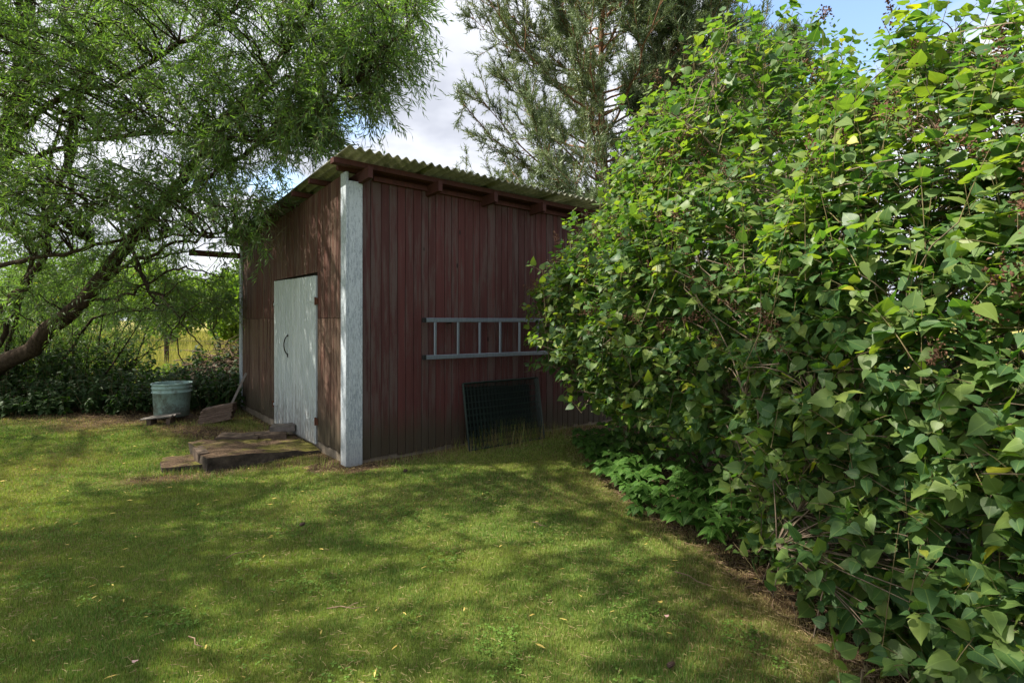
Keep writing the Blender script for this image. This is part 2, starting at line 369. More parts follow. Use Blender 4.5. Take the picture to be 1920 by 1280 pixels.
M['bright_leaf'] = leaf_mat('field_bush_leaf', [(0.0, (0.06, 0.12, 0.02)), (1.0, (0.15, 0.2, 0.04))], .6, .2, .5)

# lawn blades: green with dry and mossy patches
m = Mat('lawn_blade', .6, .25); r = m.attr('rnd'); dry = m.attr('dry')
pt = m.noise(m.map(), 1.1, 5, .6); p2 = m.noise(m.map((1, 1, 1), loc=(9, 4, 0)), .55, 3, .5)
green = m.ramp(r, [(0.0, (0.05, 0.105, 0.018)), (0.5, (0.110, 0.210, 0.036)), (1.0, (0.27, 0.36, 0.11))])
yel = m.ramp(r, [(0.0, (0.135, 0.185, 0.025)), (1.0, (0.34, 0.36, 0.09))])
strw = m.ramp(r, [(0.0, (0.17, 0.12, 0.05)), (1.0, (0.34, 0.27, 0.14))])
yf = m.ramp(m.math('ADD', m.math('MULTIPLY', pt, .6), m.math('MULTIPLY', p2, .4)), [(0.45, 0.0), (0.60, .85)])
c = m.mix(yf, green, yel); sel = m.math('GREATER_THAN', dry, m.math('FRACT', m.math('MULTIPLY', r, 13.7), 0))
c = m.mix(sel, c, strw); m.color(c); m.leafy(.3, (1.4, 1.6, .6)); M['blade'] = m.m
m = Mat('field_blade', .7, .2); r = m.attr('rnd')
m.color(m.ramp(r, [(0.0, (0.10, 0.13, 0.025)), (0.5, (0.24, 0.23, 0.06)), (1.0, (0.42, 0.36, 0.14))])); m.leafy(.4, (1.3, 1.4, .8)); M['field_blade'] = m.m

# ground sheet: lawn thatch, bare soil (attribute), field
m = Mat('ground_soil_and_thatch', .95, .1); soil = m.attr('soil'); fld = m.attr('field')
n1 = m.noise(m.map(), 30, 8, .75); n2 = m.noise(m.map(), 1.3, 6, .6); n3 = m.noise(m.map(), 140, 3, .7)
thatch = m.ramp(n1, [(0.3, (0.06, 0.09, 0.018)), (0.55, (0.115, 0.155, 0.03)), (0.8, (0.20, 0.20, 0.06))])
thatch = m.mix(m.ramp(n2, [(0.4, 0.), (0.7, .7)]), thatch, (0.14, 0.13, 0.03))
dirt = m.ramp(n3, [(0.3, (0.04, 0.024, 0.014)), (0.55, (0.09, 0.058, 0.034)), (0.78, (0.22, 0.15, 0.09))])
c = m.mix(m.ramp(m.math('ADD', soil, m.math('MULTIPLY', m.math('SUBTRACT', n1, .5), .8)), [(0.35, 0.), (0.65, 1.)]), thatch, dirt)
fcol = m.ramp(n2, [(0.3, (0.20, 0.20, 0.05)), (0.7, (0.36, 0.31, 0.11))])
m.color(m.mix(fld, c, fcol)); m.bump(m.mix(.5, n1, n3), .8, .02); M['ground'] = m.m

# ------------------------------------------------------------------ shed frame of reference
ANG = math.atan2(0.619, 0.785)
C0 = np.array((-1.682, 5.735)); U = np.array((math.cos(ANG), math.sin(ANG))); Vv = np.array((-math.sin(ANG), math.cos(ANG)))
def S(u, v, z=0.0):
    p = C0 + U * u + Vv * v; return (p[0], p[1], z)
LEN_U, LEN_V = 5.2, 4.64

# ------------------------------------------------------------------ ground
def seg_d(x, y, a, b):
    a = np.array(a); b = np.array(b); d = b - a; t = np.clip(((x - a[0]) * d[0] + (y - a[1]) * d[1]) / (d @ d), 0, 1)
    return np.hypot(x - a[0] - t * d[0], y - a[1] - t * d[1])
def vnoise(x, y, s, seed=0.):
    r = np.random.RandomState(int(seed * 10) + 3); v = 0
    for k in range(5):
        a = r.rand() * 6.28; f_ = s * (0.7 + 0.9 * r.rand()) * (1.6 if k > 2 else 1); ph = r.rand(2) * 6.28
        v = v + np.sin(f_ * (x * math.cos(a) + y * math.sin(a)) + ph[0]) * np.cos(f_ * .8 * (-x * math.sin(a) + y * math.cos(a)) + ph[1])
    return v / 3.0
def ground_z(x, y):
    x = np.asarray(x, float); y = np.asarray(y, float)
    z = 0.012 * vnoise(x, y, 2.1, 1) + 0.006 * vnoise(x, y, 6.0, 2)
    z = z - 0.045 * np.exp(-((x + 3.2) ** 2 + (y - 5.4) ** 2) / 1.2)
    far = np.clip((y - 12) / 20, 0, 1); return z + far * 0.25 * vnoise(x, y, .08, 3) * np.clip(1 - y / 600, 0, 1)
HEDGE = [(0.75, 7.3), (0.95, 5.6), (1.0, 4.6), (1.35, 3.6), (1.35, 2.9), (1.6, 2.2), (1.9, 1.2)]
def soil_f(x, y):
    hx = np.interp(y, [p[1] for p in HEDGE[::-1]], [p[0] for p in HEDGE[::-1]])
    s = np.clip((x - hx + .38) / .6, 0, 1) * (y < 8) * (y > 0)
    d = (x - C0[0]) * U[0] + (y - C0[1]) * U[1]; e = (x - C0[0]) * Vv[0] + (y - C0[1]) * Vv[1]
    s1 = np.exp(-np.clip(-e, 0, 9) / .20) * (d > -.4) * (e < .3)
    s2 = np.exp(-np.clip(-d - .0, 0, 9) / .30) * (e > -.3) * (e < 5.2) * (d < .3)
    s3 = np.exp(-(seg_d(x, y, (-3.6, 5.35), (-2.3, 5.9)) / .24) ** 2) * .75
    s4 = np.exp(-(seg_d(x, y, (-4.6, 7.8), (-2.9, 6.6)) / .5) ** 2) * .9
    s5 = np.clip((y - 7.2 + .25 * np.sin(x * 1.9)) / 1.5, 0, 1) * (x < -2.5)
    return np.clip(np.maximum.reduce([s, s1, s2, s3, s4, s5]) + .22 * vnoise(x, y, 3.3, 5) * (np.maximum.reduce([s, s1, s2, s3, s4, s5]) > .08), 0, 1)
gx = np.concatenate([-np.geomspace(900, 10, 26), np.linspace(-9.8, 4.2, 190), np.geomspace(4.5, 900, 30)])
gy = np.concatenate([-np.geomspace(60, .5, 10), np.linspace(0.0, 11, 160), np.geomspace(11.3, 1500, 60)])
GX, GY = np.meshgrid(gx, gy); Z = ground_z(GX, GY)
nx, ny = len(gx), len(gy)
ii, jj = np.meshgrid(np.arange(ny - 1), np.arange(nx - 1), indexing='ij')
F = np.stack((ii * nx + jj, ii * nx + jj + 1, (ii + 1) * nx + jj + 1, (ii + 1) * nx + jj), -1).reshape(-1, 4)
fieldf = np.clip((GY - 12.5) / 1.5, 0, 1)
me = npmesh('ground', np.stack((GX, GY, Z), -1).reshape(-1, 3), F, True, {'soil': soil_f(GX, GY), 'field': fieldf})
tag(link('ground', me, M['ground']), kind='structure')

def in_shed(x, y, pad=0.0):
    d = (x - C0[0]) * U[0] + (y - C0[1]) * U[1]; e = (x - C0[0]) * Vv[0] + (y - C0[1]) * Vv[1]
    return (d > -pad) & (d < LEN_U) & (e > -pad) & (e < LEN_V)
# lawn blades
def blades(name, x, y, h, w, mat, parent=None, dry=None, lean=.55, zoff=0.):
    n = len(x); r = RS(11)
    z = ground_z(x, y) + zoff; a = r.rand(n) * 6.283; ln = r.rand(n) * lean
    dirn = np.stack((np.cos(a) * ln, np.sin(a) * ln, np.ones(n)), -1); dirn = nrm(dirn)
    a2 = a + 1.3 + r.rand(n) * .8; side = np.stack((np.cos(a2), np.sin(a2), np.zeros(n)), -1)
    base = np.stack((x, y, z), -1)
    V = np.stack((base - side * w[:, None] / 2, base + side * w[:, None] / 2, base + dirn * h[:, None]), 1).reshape(-1, 3)
    F = np.arange(n * 3).reshape(-1, 3)
    at = {'rnd': np.repeat(r.rand(n), 3), 'dry': np.repeat(dry if dry is not None else np.zeros(n), 3)}
    return link(name, npmesh(name, V, F, False, at), mat, parent)
r = RS(21); xs = []; ys = []
for y0 in np.arange(1.9, 9.2, .25):
    w0 = min(1.0 * (y0 + .25) + .15, 9); x1 = 1.9
    n = int(36000 * (2.4 / max(y0, 2.4)) ** 1.45 * .25 * (w0 + x1))
    xs.append(r.uniform(-w0, x1, n)); ys.append(r.uniform(y0, y0 + .25, n))
x = np.concatenate(xs); y = np.concatenate(ys); s = soil_f(x, y)
dens = 1 - s * 1.02 + .1 * vnoise(x, y, 9, 8)
k = (~in_shed(x, y, .02)) & (r.rand(len(x)) < np.clip(dens, .03, 1)); x, y, s = x[k], y[k], s[k]
patch = np.clip(.5 + .5 * vnoise(x, y, 2.4, 9), 0, 1)
h = (.012 + .015 * r.rand(len(x))) * (1 + .5 * (patch - .5)) * (1 + .02 * y); w = (.0020 + .0014 * r.rand(len(x))) * np.clip(y / 3.0, 1, 2.6)
dry = np.clip(.13 + .42 * (vnoise(x, y, 1.6, 12) > .25) * np.clip(vnoise(x, y, 1.6, 12), 0, 1) + s * .9 + .10 * np.clip(x, 0, 1), 0, 1)
tag(blades('lawn_grass', x, y, h, w, M['blade'], dry=dry), 'short mown lawn grass, green with dry and mossy yellow patches', 'grass', kind='stuff')
# coarser tufts on the lawn: clover rosettes and longer blades
r = RS(22); n = 22000; y = 2. + 6 * r.rand(n) ** 1.2; x = -1.0 * y + r.rand(n) * (y + 1.2)
k = (vnoise(x, y, 5.5, 14) + r.rand(len(x)) * .9 > .95) & ~in_shed(x, y, .05) & (soil_f(x, y) < .5); x, y = x[k], y[k]
n = len(x); cl_p = []; cl_d = []
for q in range(3):
    a2 = q * 2.094 + r.rand(n) * 1.2; d = np.stack((np.cos(a2), np.sin(a2), .25 * r.randn(n)), -1); cl_d.append(d); cl_p.append(np.stack((x, y, ground_z(x, y) + .014 + .012 * r.rand(n)), -1) + d * .001)
cl_p = np.concatenate(cl_p); cl_d = np.concatenate(cl_d)
me = scatter('clover_leaves', [(0, 0, 0), (.45, .42, .05), (.95, .30, .0), (.95, -.30, .0), (.45, -.42, .05)], [(0, 2, 1), (0, 3, 2), (0, 4, 3)], cl_p, cl_d, np.array((0, 0, 1.)) + r.randn(len(cl_p), 3) * .25, .009 + .007 * r.rand(len(cl_p)))
tag(link('clover_patches', me, M['clover']), 'small darker clover patches growing in the mown lawn', 'clover', kind='stuff')

# field of tall grass beyond the fence
r = RS(23); n = 90000; y = 12.6 * (60 / 12.6) ** r.rand(n); x = -1.05 * y + r.rand(n) * y * 1.0
tag(blades('field_grass', x, y, .25 + .45 * r.rand(n), .010 * np.clip(y / 12, 1, 5) * (.5 + r.rand(n)), M['field_blade'], lean=.5), 'tall sunlit yellow meadow grass beyond the garden fence', 'meadow', kind='stuff')

# ------------------------------------------------------------------ the shed
shed = empty('shed', (C0[0], C0[1], 0), ANG)
tag(shed, 'weathered red board shed with white double door and corrugated roof', 'shed')
RZ = lambda v: 3.105 - .056 * v            # underside line of the roof sheets
RU = lambda u: -.022 * u
def plank(par, name, wall, a, b, z0, za, zb, mat, out=.022, back=0., j=.0015, c=.004):
    "vertical board on 'front' (along u) or 'gable' (along v) wall, top za at a, zb at b"
    w = b - a; mid = (a + b) / 2; o = out + random.uniform(0, .004)
    sec = [(-w / 2 + .0025, back), (w / 2 - .0025, back), (w / 2 - .0025, o - c), (w / 2 - .0025 - c, o), (-w / 2 + .0025 + c, o), (-w / 2 + .0025, o - c)]
    vs = []
    tl = random.uniform(-j, j)
    for top in (0, 1):
        for s_, t_ in sec:
            z = 0 if not top else (za + (zb - za) * (s_ / w + .5)) - z0
            s2 = s_ + (tl if top else 0) * .5
            vs.append((s2, -t_, z) if wall == 'front' else (-t_, s2, z))
    n = 6; fs = [tuple(range(n - 1, -1, -1)) if wall == 'front' else tuple(range(n)), tuple(range(n, 2 * n)) if wall == 'front' else tuple(range(2 * n - 1, n - 1, -1))]
    for i in range(n):
        k = (i + 1) % n; q = (i, k, n + k, n + i); fs.append(q if wall == 'front' else q[::-1])
    me = bpy.data.meshes.new(name); me.from_pydata(vs, [], fs); me.update()
    loc = (mid, 0, z0) if wall == 'front' else (0, mid, z0)
    return link(name, me, mat, par, loc)
# added dark inner core so that no light passes between the boards
mb = MB(); x0, x1, y0, y1 = .03, LEN_U, .03, LEN_V
mb.poly([(x0, y0, 0), (x1, y0, 0), (x1, y1, 0), (x0, y1, 0), (x0, y0, 2.96), (x1, y0, 2.96), (x1, y1, 2.74), (x0, y1, 2.74)],
        [(0, 3, 2, 1), (4, 5, 6, 7), (0, 1, 5, 4), (1, 2, 6, 5), (2, 3, 7, 6), (3, 0, 4, 7)])
mb.build('light_block_core', M['dark'], shed)
mb = MB(); mb.box((LEN_U / 2, .03, -.06), (LEN_U - .02, .07, .22)); mb.box((.025, LEN_V / 2 + .05, -.03), (.075, LEN_V - .1, .24))
mb.build('foundation', M['foundation'], shed)
# front wall boards
a = .125
random.seed(5)
while a < LEN_U - .05:
    b = min(a + random.choice((.088, .094, .094, .1, .1, .118)), LEN_U)
    zb0 = random.uniform(.03, .055)
    plank(shed, 'plank', 'front', a, b, zb0, 2.985 + RU(a), 2.985 + RU(b), M['plank_red']); a = b
# gable wall boards in two tiers, around the door opening
DV0, DV1, DZ1 = .905, 2.62, 2.045
a = .095
while a < LEN_V - .12:
    b = min(a + random.choice((.082, .09, .1, .1, .112)), LEN_V - .12)
    if a < DV0 < b: b = DV0
    if a < DV1 < b: b = DV1
    if b - a < .03: a = b; continue
    za, zb = RZ(a) - .075, RZ(b) - .075
    if a >= DV0 - 1e-6 and b <= DV1 + 1e-6: plank(shed, 'plank', 'gable', a, b, DZ1 + .012, za, zb, M['plank_upper'])
    else:
        sp = 1.52 + random.uniform(-.004, .004)
        plank(shed, 'plank', 'gable', a, b, sp + .006, za, zb, M['plank_upper'], out=.024)
        plank(shed, 'plank', 'gable', a, b, random.uniform(.085, .11), sp, sp, M['plank_brown'])
    a = b
# white corner boards
def board(name, x0, x1, y0, y1, z0, z1, mat, slope=0):
    mb = MB(); mb.box(((x0 + x1) / 2 - x0, (y0 + y1) / 2 - y0, (z1 - z0) / 2), (x1 - x0, y1 - y0, z1 - z0), bev=.003)
    return mb.build(name, mat, shed, (x0, y0, z0))
board('corner_board', -.028, .122, -.052, -.0265, -.035, 2.93, M['white_flaky'])
board('corner_board', -.056, -.0285, -.050, .092, .0, 3.02, M['white_flaky'])
board('corner_board', -.050, -.0265, LEN_V - .13, LEN_V + .02, .06, 2.78, M['white_flaky'])
# rafters, run down the slope under the purlins
for i, u in enumerate((.10, .91, 1.67, 2.43, 3.19, 3.95, 4.71)):
    mb = MB(); v0, v1 = -.30, LEN_V + .3; t = .025; zt = -.022 - .055 + RU(u)
    vs = []
    for v in (v0, v1):
        zz_ = RZ(v) + zt
        vs += [(-t, v, zz_ - .115), (t, v, zz_ - .115), (t, v, zz_), (-t, v, zz_)]
    mb.poly([(p[0], p[1] - v0, p[2] - 2.9) for p in vs], [(0, 1, 2, 3), (7, 6, 5, 4), (0, 4, 5, 1), (1, 5, 6, 2), (2, 6, 7, 3), (3, 7, 4, 0)])
    mb.build('rafter', M['beam_red'], shed, (u, v0, 2.9))
# purlins across, sticking out over the gable
for i, v in enumerate((-.16, .02, .62, 1.22, 1.82, 2.45, 3.05, 3.65, 4.25, 4.85)):
    hh = .052; mb = MB(); u0 = -.21 if i else -.24
    if i == 1: u0 = -.12
    ww = .10 if i == 0 else .055
    vs = []
    for u in (u0, LEN_U + .1):
        zt = RZ(v) - .020 + RU(u)
        vs += [(u, -ww / 2, zt - hh), (u, ww / 2, zt - hh), (u, ww / 2, zt), (u, -ww / 2, zt)]
    mb.poly([(p[0] - u0, p[1], p[2] - 3) for p in vs], [(3, 2, 1, 0), (4, 5, 6, 7), (0, 1, 5, 4), (1, 2, 6, 5), (2, 3, 7, 6), (3, 0, 4, 7)])
    mb.build('purlin', M['beam_red'], shed, (u0, v, 3))
# header board between rafters on the front, and the beam that sticks out at the back corner
mb = MB(); mb.box((LEN_U / 2 - .06, 0, 0), (LEN_U - .2, .03, .05), Matrix.Rotation(.022, 4, 'Y')); mb.build('header_board', M['beam_red'], shed, (.2, -.045, 2.935))
mb = MB(); mb.box((-.40, 0, 0), (.74, .07, .09), j=.002); mb.build('projecting_beam', M['beam_red'], shed, (-.03, LEN_V - .06, 2.575))
# corrugated sheets, each lapping over the next
pitch, amp = .098, .019
us = np.arange(-.205, LEN_U + .25, .9); vb = [-.45, 1.25, 2.95, LEN_V + .42]
for ti in range(3):
    for k, u0 in enumerate(us[:-1]):
        u1 = u0 + .955; ncol = 80; uu = np.linspace(u0, u1, ncol)
        e = (.004 if k % 2 else 0) + (2 - ti) * .005 + RU(uu)
        wz = amp * np.sin(2 * np.pi * (uu / pitch)); Vt = []
        va = vb[ti] + (random.uniform(-.012, .012) if ti == 0 else -.05); v2 = vb[ti + 1] + .06
        for (v, lift) in ((va, 0), (v2, 0)):
            for off in (0, .006):
                Vt.append(np.stack((uu - u0, np.full(ncol, v - va), wz + RZ(v) + e + off - 3), -1))
        V = np.concatenate(Vt); n = ncol; q = []
        for i in range(n - 1):
            q += [(i, i + 1, 2 * n + i + 1, 2 * n + i), (n + i, 3 * n + i, 3 * n + i + 1, n + i + 1), (i, n + i, n + i + 1, i + 1), (2 * n + i, 2 * n + i + 1, 3 * n + i + 1, 3 * n + i)]
        q += [(0, 2 * n, 3 * n, n), (n - 1, 2 * n - 1, 4 * n - 1, 3 * n - 1)]
        me = npmesh('roof_sheet', V, np.array(q), True); me.set_sharp_from_angle(angle=R(50))
        link('roof_sheet', me, M['roof'], shed, (u0, va, 3))
# nail heads, two rows across the front wall
mb = MB(); a = .20
while a < LEN_U:
    for z_ in (.35, 1.62, 2.72):
        z2 = z_ + random.uniform(-.012, .012); mb.tube([(a, -.024, z2), (a, -.0285, z2)], .0042, 6)
    a += .098
tag(mb.build('nail_heads', M['rust'], shed), kind='stuff')
# double door
def door_leaf(v0, v1, hinge_right, zlow, ztop):
    d = empty('door', (0, v0, 0)); d.parent = shed
    n = max(4, round((v1 - v0) / .105)); e = np.linspace(0, v1 - v0, n + 1)
    for i in range(n):
        zt = ztop + .012 * (i / n)
        plank(d, 'plank', 'gable', e[i] + .001, e[i + 1] - .001, zlow, zt, zt + .003, M['white'], out=.040, back=.012, c=.008)
    for z in (.33, 1.72):
        mb = MB(); L = .30 if hinge_right else .20
        s = 1 if hinge_right else -1; ye = 0.0 if hinge_right else v1 - v0
        mb.poly([(-.0475, ye, z - .018), (-.0475, ye + s * L, z - .007), (-.0475, ye + s * L, z + .007), (-.0475, ye, z + .018),
                 (-.044, ye, z - .018), (-.044, ye + s * L, z - .007), (-.044, ye + s * L, z + .007), (-.044, ye, z + .018)],
                [(0, 1, 2, 3), (7, 6, 5, 4), (0, 4, 5, 1), (1, 5, 6, 2), (2, 6, 7, 3), (3, 7, 4, 0)])
        for q in (.2, .5, .8): mb.tube([(-.047, ye + s * L * q, z), (-.051, ye + s * L * q, z)], .005, 6)
        hg = mb.build('hinge', M['white'], d)
        mb = MB(); mb.tube([(-.046, ye - s * .012, z - .045), (-.046, ye - s * .012, z + .045)], .012, 8); mb.box((-.034, ye - s * .035, z), (.008, .045, .075))
        mb.build('hinge_knuckle', M['rust'], d)
    return d
dr = door_leaf(DV0 + .004, 1.905, True, .065, 2.015)
dl = door_leaf(1.911, DV1 - .004, False, .065, 2.03)
pts = []
for i in range(13):
    t = i / 12; a_ = -1.25 + 2.5 * t
    pts.append((-.048 - .035 * math.sin(math.pi * t), .045 + .055 * (math.cos(a_) - math.cos(1.25)), 1.175 + .125 * math.sin(a_) / math.sin(1.25)))
mb = MB(); mb.tube(pts, .0075, 6); mb.tube([(-.04, .045, 1.05), (-.05, .045, 1.04), (-.046, .04, 1.015)], .006, 5)
mb.box((-.045, .045, 1.30), (.006, .02, .035)); mb.box((-.045, .045, 1.05), (.006, .02, .035))
mb.build('handle', M['iron'], dl)

# ------------------------------------------------------------------ ladder on the wall
lad = empty('ladder', S(.81, -.11, 1.06), ANG); tag(lad, 'blue-grey aluminium ladder hung sideways on the red shed wall', 'ladder')
LL = 3.35
for z, dz in ((.02, 0.0), (.44, 0.0)):
    mb = MB(); sl = .006 if z < .1 else 0
    mb.box((LL / 2, 0, 0), (LL - .04, .026, .048), Matrix.Rotation(sl, 4, 'Y'), bev=.004); mb.build('rail', M['alu'], lad, (0, 0, z + (-.005 if z < .1 else 0)))
    mb = MB(); mb.box((0, 0, 0), (.045, .032, .055), bev=.005); mb.build('end_cap', M['black_plastic'], lad, (.005, 0, z + (.006 if z < .1 else 0)))
k = .145
while k < LL:
    mb = MB(); mb.box((0, .0, 0), (.030, .022, .385), bev=.005); mb.build('rung', M['alu'], lad, (k, 0.001, .228)); k += .305
for u_ in (.35, 2.9):
    mb = MB(); mb.box((0, .04, .0), (.03, .085, .012)); mb.box((0, -.006, .012), (.03, .008, .036)); mb.build('wall_hook', M['iron'], lad, (u_, .022, .404))

# ------------------------------------------------------------------ wire mesh panels leaning on the wall
def mesh_panel(u, off, lean, w, h, label, rz=0., nx_=11, nz_=5):
    o = empty('wire_mesh_panel', S(u, -off, .02), ANG + rz); o.rotation_euler = (-lean, 0, ANG + rz)
    tag(o, label, 'mesh panel', 'mesh panels leaning on the shed wall')
    mb = MB()
    for x in (0, w): mb.tube([(x, 0, 0), (x, 0, h)], .010, 6)
    for z in (0, h): mb.tube([(0, 0, z), (w, 0, z)], .010, 6)
    mb.build('frame', M['mesh'], o); mb = MB()
    for i in range(1, nx_ * 2): mb.tube([(w * i / nx_ / 2, .004, 0), (w * i / nx_ / 2, .004, h)], .0026, 4, False)
    for i in range(1, nz_ * 2): mb.tube([(0, -.003, h * i / nz_ / 2), (w, -.003, h * i / nz_ / 2)], .0026, 4, False)
    mb.build('wire_grid', M['mesh'], o)
lab = ['dark green wire mesh panel at the front of the leaning stack', 'second dark wire mesh panel behind the foremost one in the stack',
       'third wire mesh panel from the front of the leaning stack', 'rearmost wire mesh panel, nearest the red wall boards']
for i in range(4):
    mesh_panel(1.29 + .035 * i, .30 - .055 * i, .17 + .01 * i, 1.12, .76 - .01 * i, lab[i], .01 * i - .015)
o = empty('plastic_tray', S(1.40, -.085, .02), ANG); o.rotation_euler = (-.10, 0, ANG)
tag(o, 'black ribbed plastic sheet standing behind the wire mesh panels', 'plastic sheet')
mb = MB(); mb.box((.5, 0, .35), (1.0, .012, .70), bev=.003); mb.build('sheet', M['mesh_dull'], o)

# ------------------------------------------------------------------ slabs and stones
def rough_block(name, cx, cy, cz, dx, dy, dz, rz, mat, label, catg, j=.01, tilt=(0, 0), group=None, seed=1):
    import bmesh
    bm = bmesh.new(); bmesh.ops.create_cube(bm, size=1)
    bmesh.ops.subdivide_edges(bm, edges=bm.edges, cuts=7, use_grid_fill=True)
    for v in bm.verts:
        p = v.co.copy(); rr = Vector((abs(p.x) * 2, abs(p.y) * 2, abs(p.z) * 2))
        q = Vector((p.x * dx, p.y * dy, p.z * dz)); nn = mn.noise_vector(q * 4 + Vector((seed * 7.7, 0, 0)))
        n2 = mn.noise_vector(q * 16 + Vector((0, seed * 3.1, 0)))
        edge = sum(1 for e in rr if e > .99)
        v.co = q + nn * j + n2 * j * .5 - (q * (.05 if edge > 1 else 0)) * min(1, .1 / max(dx, dy))
    me = bpy.data.meshes.new(name); bm.to_mesh(me); bm.free()
    me.polygons.foreach_set('use_smooth', [True] * len(me.polygons)); me.set_sharp_from_angle(angle=R(40))
    o = link(name, me, mat, None, (cx, cy, cz)); o.rotation_euler = (tilt[0], tilt[1], rz)
    tag(o, label, catg, group); return o
c = S(-.62, 1.27)
rough_block('concrete_slab', c[0], c[1], -.028, 1.16, 1.0, .20, ANG, M['moss_concrete'], 'large mossy concrete slab in front of the white shed door', 'step', .028, (0, .06), seed=2)
rough_block('concrete_slab', -3.41, 5.91, -.035, .56, .52, .10, ANG - .10, M['moss_concrete'], 'low mossy concrete slab on the lawn beside the larger step', 'step', .024, (0, .01), seed=3)
c = P(450, 816, 6.75); rough_block('stone', c[0], c[1], .06, .50, .26, .10, ANG - .55, M['stone_brown'], 'flat broken brown stone at the back of the mossy slab, left of two', 'stone', .022, (.03, .02), seed=4)
c = P(507, 813, 6.85); rough_block('stone', c[0], c[1], .065, .36, .24, .10, ANG - .35, M['stone_brown'], 'brown stone under the edge of the grey block by the door', 'stone', .02, (0, .0), seed=5)
c = P(532, 803, 7.0); rough_block('stone', c[0], c[1], .145, .29, .20, .075, ANG - .45, M['stone'], 'loose grey stone block lying against the bottom of the white door', 'stone', .009, (.02, -.04), seed=6)
c = P(372, 846, 6.0); rough_block('stone', c[0] + .02, c[1], .03, .10, .40, .15, ANG, M['stone_brown'], 'upright brown edging stone between the two mossy slabs', 'stone', .012, seed=8)
# stack of tiles left of the door
ts = empty('tile_stack', (-4.33, 8.12, -.02), .25); tag(ts, 'slumped stack of ribbed brown roof tiles left of the shed door', 'tile stack')
for i in range(8):
    mb = MB(); mb.box((0, 0, 0), (.46 - .025 * (i % 2) - .02 * (i > 5), .24, .027), bev=.005, j=.004)
    o = mb.build('tile', M['tile'], ts, (.006 * i + random.uniform(-.008, .008), random.uniform(-.012, .012), .055 + .0285 * i)); o.rotation_euler = (random.uniform(-.02, .02), -.17, random.uniform(-.03, .03))
# bucket on a brick, small plank bench in front
BX, BY = -5.15, 8.40
bk = empty('bucket', (BX, BY, .055)); tag(bk, 'faded green plastic bucket standing at the edge of the lawn', 'bucket')
prof = [(.0, .004), (.222, .004), (.227, .0), (.232, .012), (.252, .36), (.266, .362), (.266, .372), (.256, .376), (.258, .425), (.271, .428), (.271, .438), (.260, .442), (.262, .478), (.276, .482), (.277, .496), (.270, .502), (.262, .496), (.245, .30), (.226, .02), (0, .018)]
MB().lathe(prof, 48).build('tub', M['bucket'], bk, smooth=True)
rough_block('brick', BX - .15, BY - .10, .025, .22, .18, .09, .3, M['stone_brown'], 'dark block under the left side of the green bucket', 'brick', .006, seed=11)
rough_block('brick', BX + .10, BY + .12, .02, .24, .14, .08, -.3, M['stone_brown'], 'dark block hidden under the back of the green bucket', 'brick', .006, seed=12)
pb = empty('small_wooden_pallet', (BX + .10, BY - .42, 0), .18); tag(pb, 'small broken wooden rack lying in front of the green bucket', 'pallet')
for i in range(4):
    mb = MB(); mb.box((0, 0, 0), (.44 + random.uniform(-.04, .04), .048, .018), j=.004); o = mb.build('slat', M['old_wood'], pb, (random.uniform(-.02, .02), -.10 + .066 * i, .115)); o.rotation_euler = (0, -.10, random.uniform(-.08, .08))
for s_ in (-.12, .13):
    mb = MB(); mb.box((0, 0, .05), (.055, .2, .10), j=.006); mb.build('block', M['stone_brown'], pb, (s_, 0, 0))
# stick leaning at the corner
p0 = P(426, 766, 8.75); p1 = P(453, 692, 9.0)
mb = MB(); mb.box((0, 0, .33), (.036, .018, .70), bev=.003); o = mb.build('wooden_stick', M['old_wood'], None, (p0[0], p0[1], .03)); o.rotation_euler = (-.20, .38, .2)
tag(o, 'pale grey wooden batten leaning against the far shed corner', 'batten')

# ------------------------------------------------------------------ fence in the field edge
fn = empty('wire_fence', (-10, 15.6, 0)); tag(fn, 'old wire fence with dark wooden posts along the meadow', 'fence')
for i, xx in enumerate((-22, -19.2, -16.3, -13.1, -9.75, -6.6, -3.4)):
    mb = MB(); mb.tube([(0, 0, -.2), (.01, 0, .5), (-.005, .01, 1.0 + .05 * math.sin(i * 3))], [.065, .062, .058], 8)
    mb.build('post', M['bark'], fn, (xx + 10, random.uniform(-.1, .1), 0))
for z in (.35, .65, .92):
    pts = [(-13 + i * .7, -.07, z + .02 * math.sin(i * 1.1)) for i in range(30)]
    MB().tube(pts, .004, 4).build('wire', M['iron'], fn)

# ------------------------------------------------------------------ leaf templates
LANCE_V = [(0, 0, 0), (.35, .5, .02), (1, 0, -.10), (.35, -.5, .02), (.5, 0, -.02)]
LANCE_F = [(0, 4, 1), (1, 4, 2), (0, 3, 4), (3, 2, 4)]
half = [(.02, .0), (-.05, .17), (.03, .36), (.20, .455), (.42, .42), (.66, .27), (.86, .10), (1.04, 0)]
mid = [.03, .20, .42, .66, .86]
def heart(fold=.16, droop=.28, curl=.0, tw=0.):
    vs = []; fs = []
    def zf(x, y): return fold * abs(y) - droop * x * x * .8 + curl * abs(y) * math.sin(x * 9) + tw * x * y
    for x in mid: vs.append((x, 0, zf(x, 0)))
    tip = len(vs); vs.append((1.04, 0, zf(1.04, 0)))
    for s in (1, -1):
        b = len(vs)
        for x, y in half[1:-1]: vs.append((x, s * y, zf(x, y)))
        o = lambda i: b + i
        tri = [(0, o(0), o(1)), (0, o(1), o(2)), (0, o(2), 1), (1, o(2), o(3)), (1, o(3), 2), (2, o(3), o(4)), (2, o(4), 3), (3, o(4), o(5)), (3, o(5), 4), (4, o(5), tip)]
        fs += [t[::-1] if s == 1 else t for t in tri]
    b = len(vs); vs += [(-.32, .012, -.02), (-.32, -.012, -.02), (.03, 0, .0)]; fs.append((b, b + 1, b + 2))
    return vs, fs

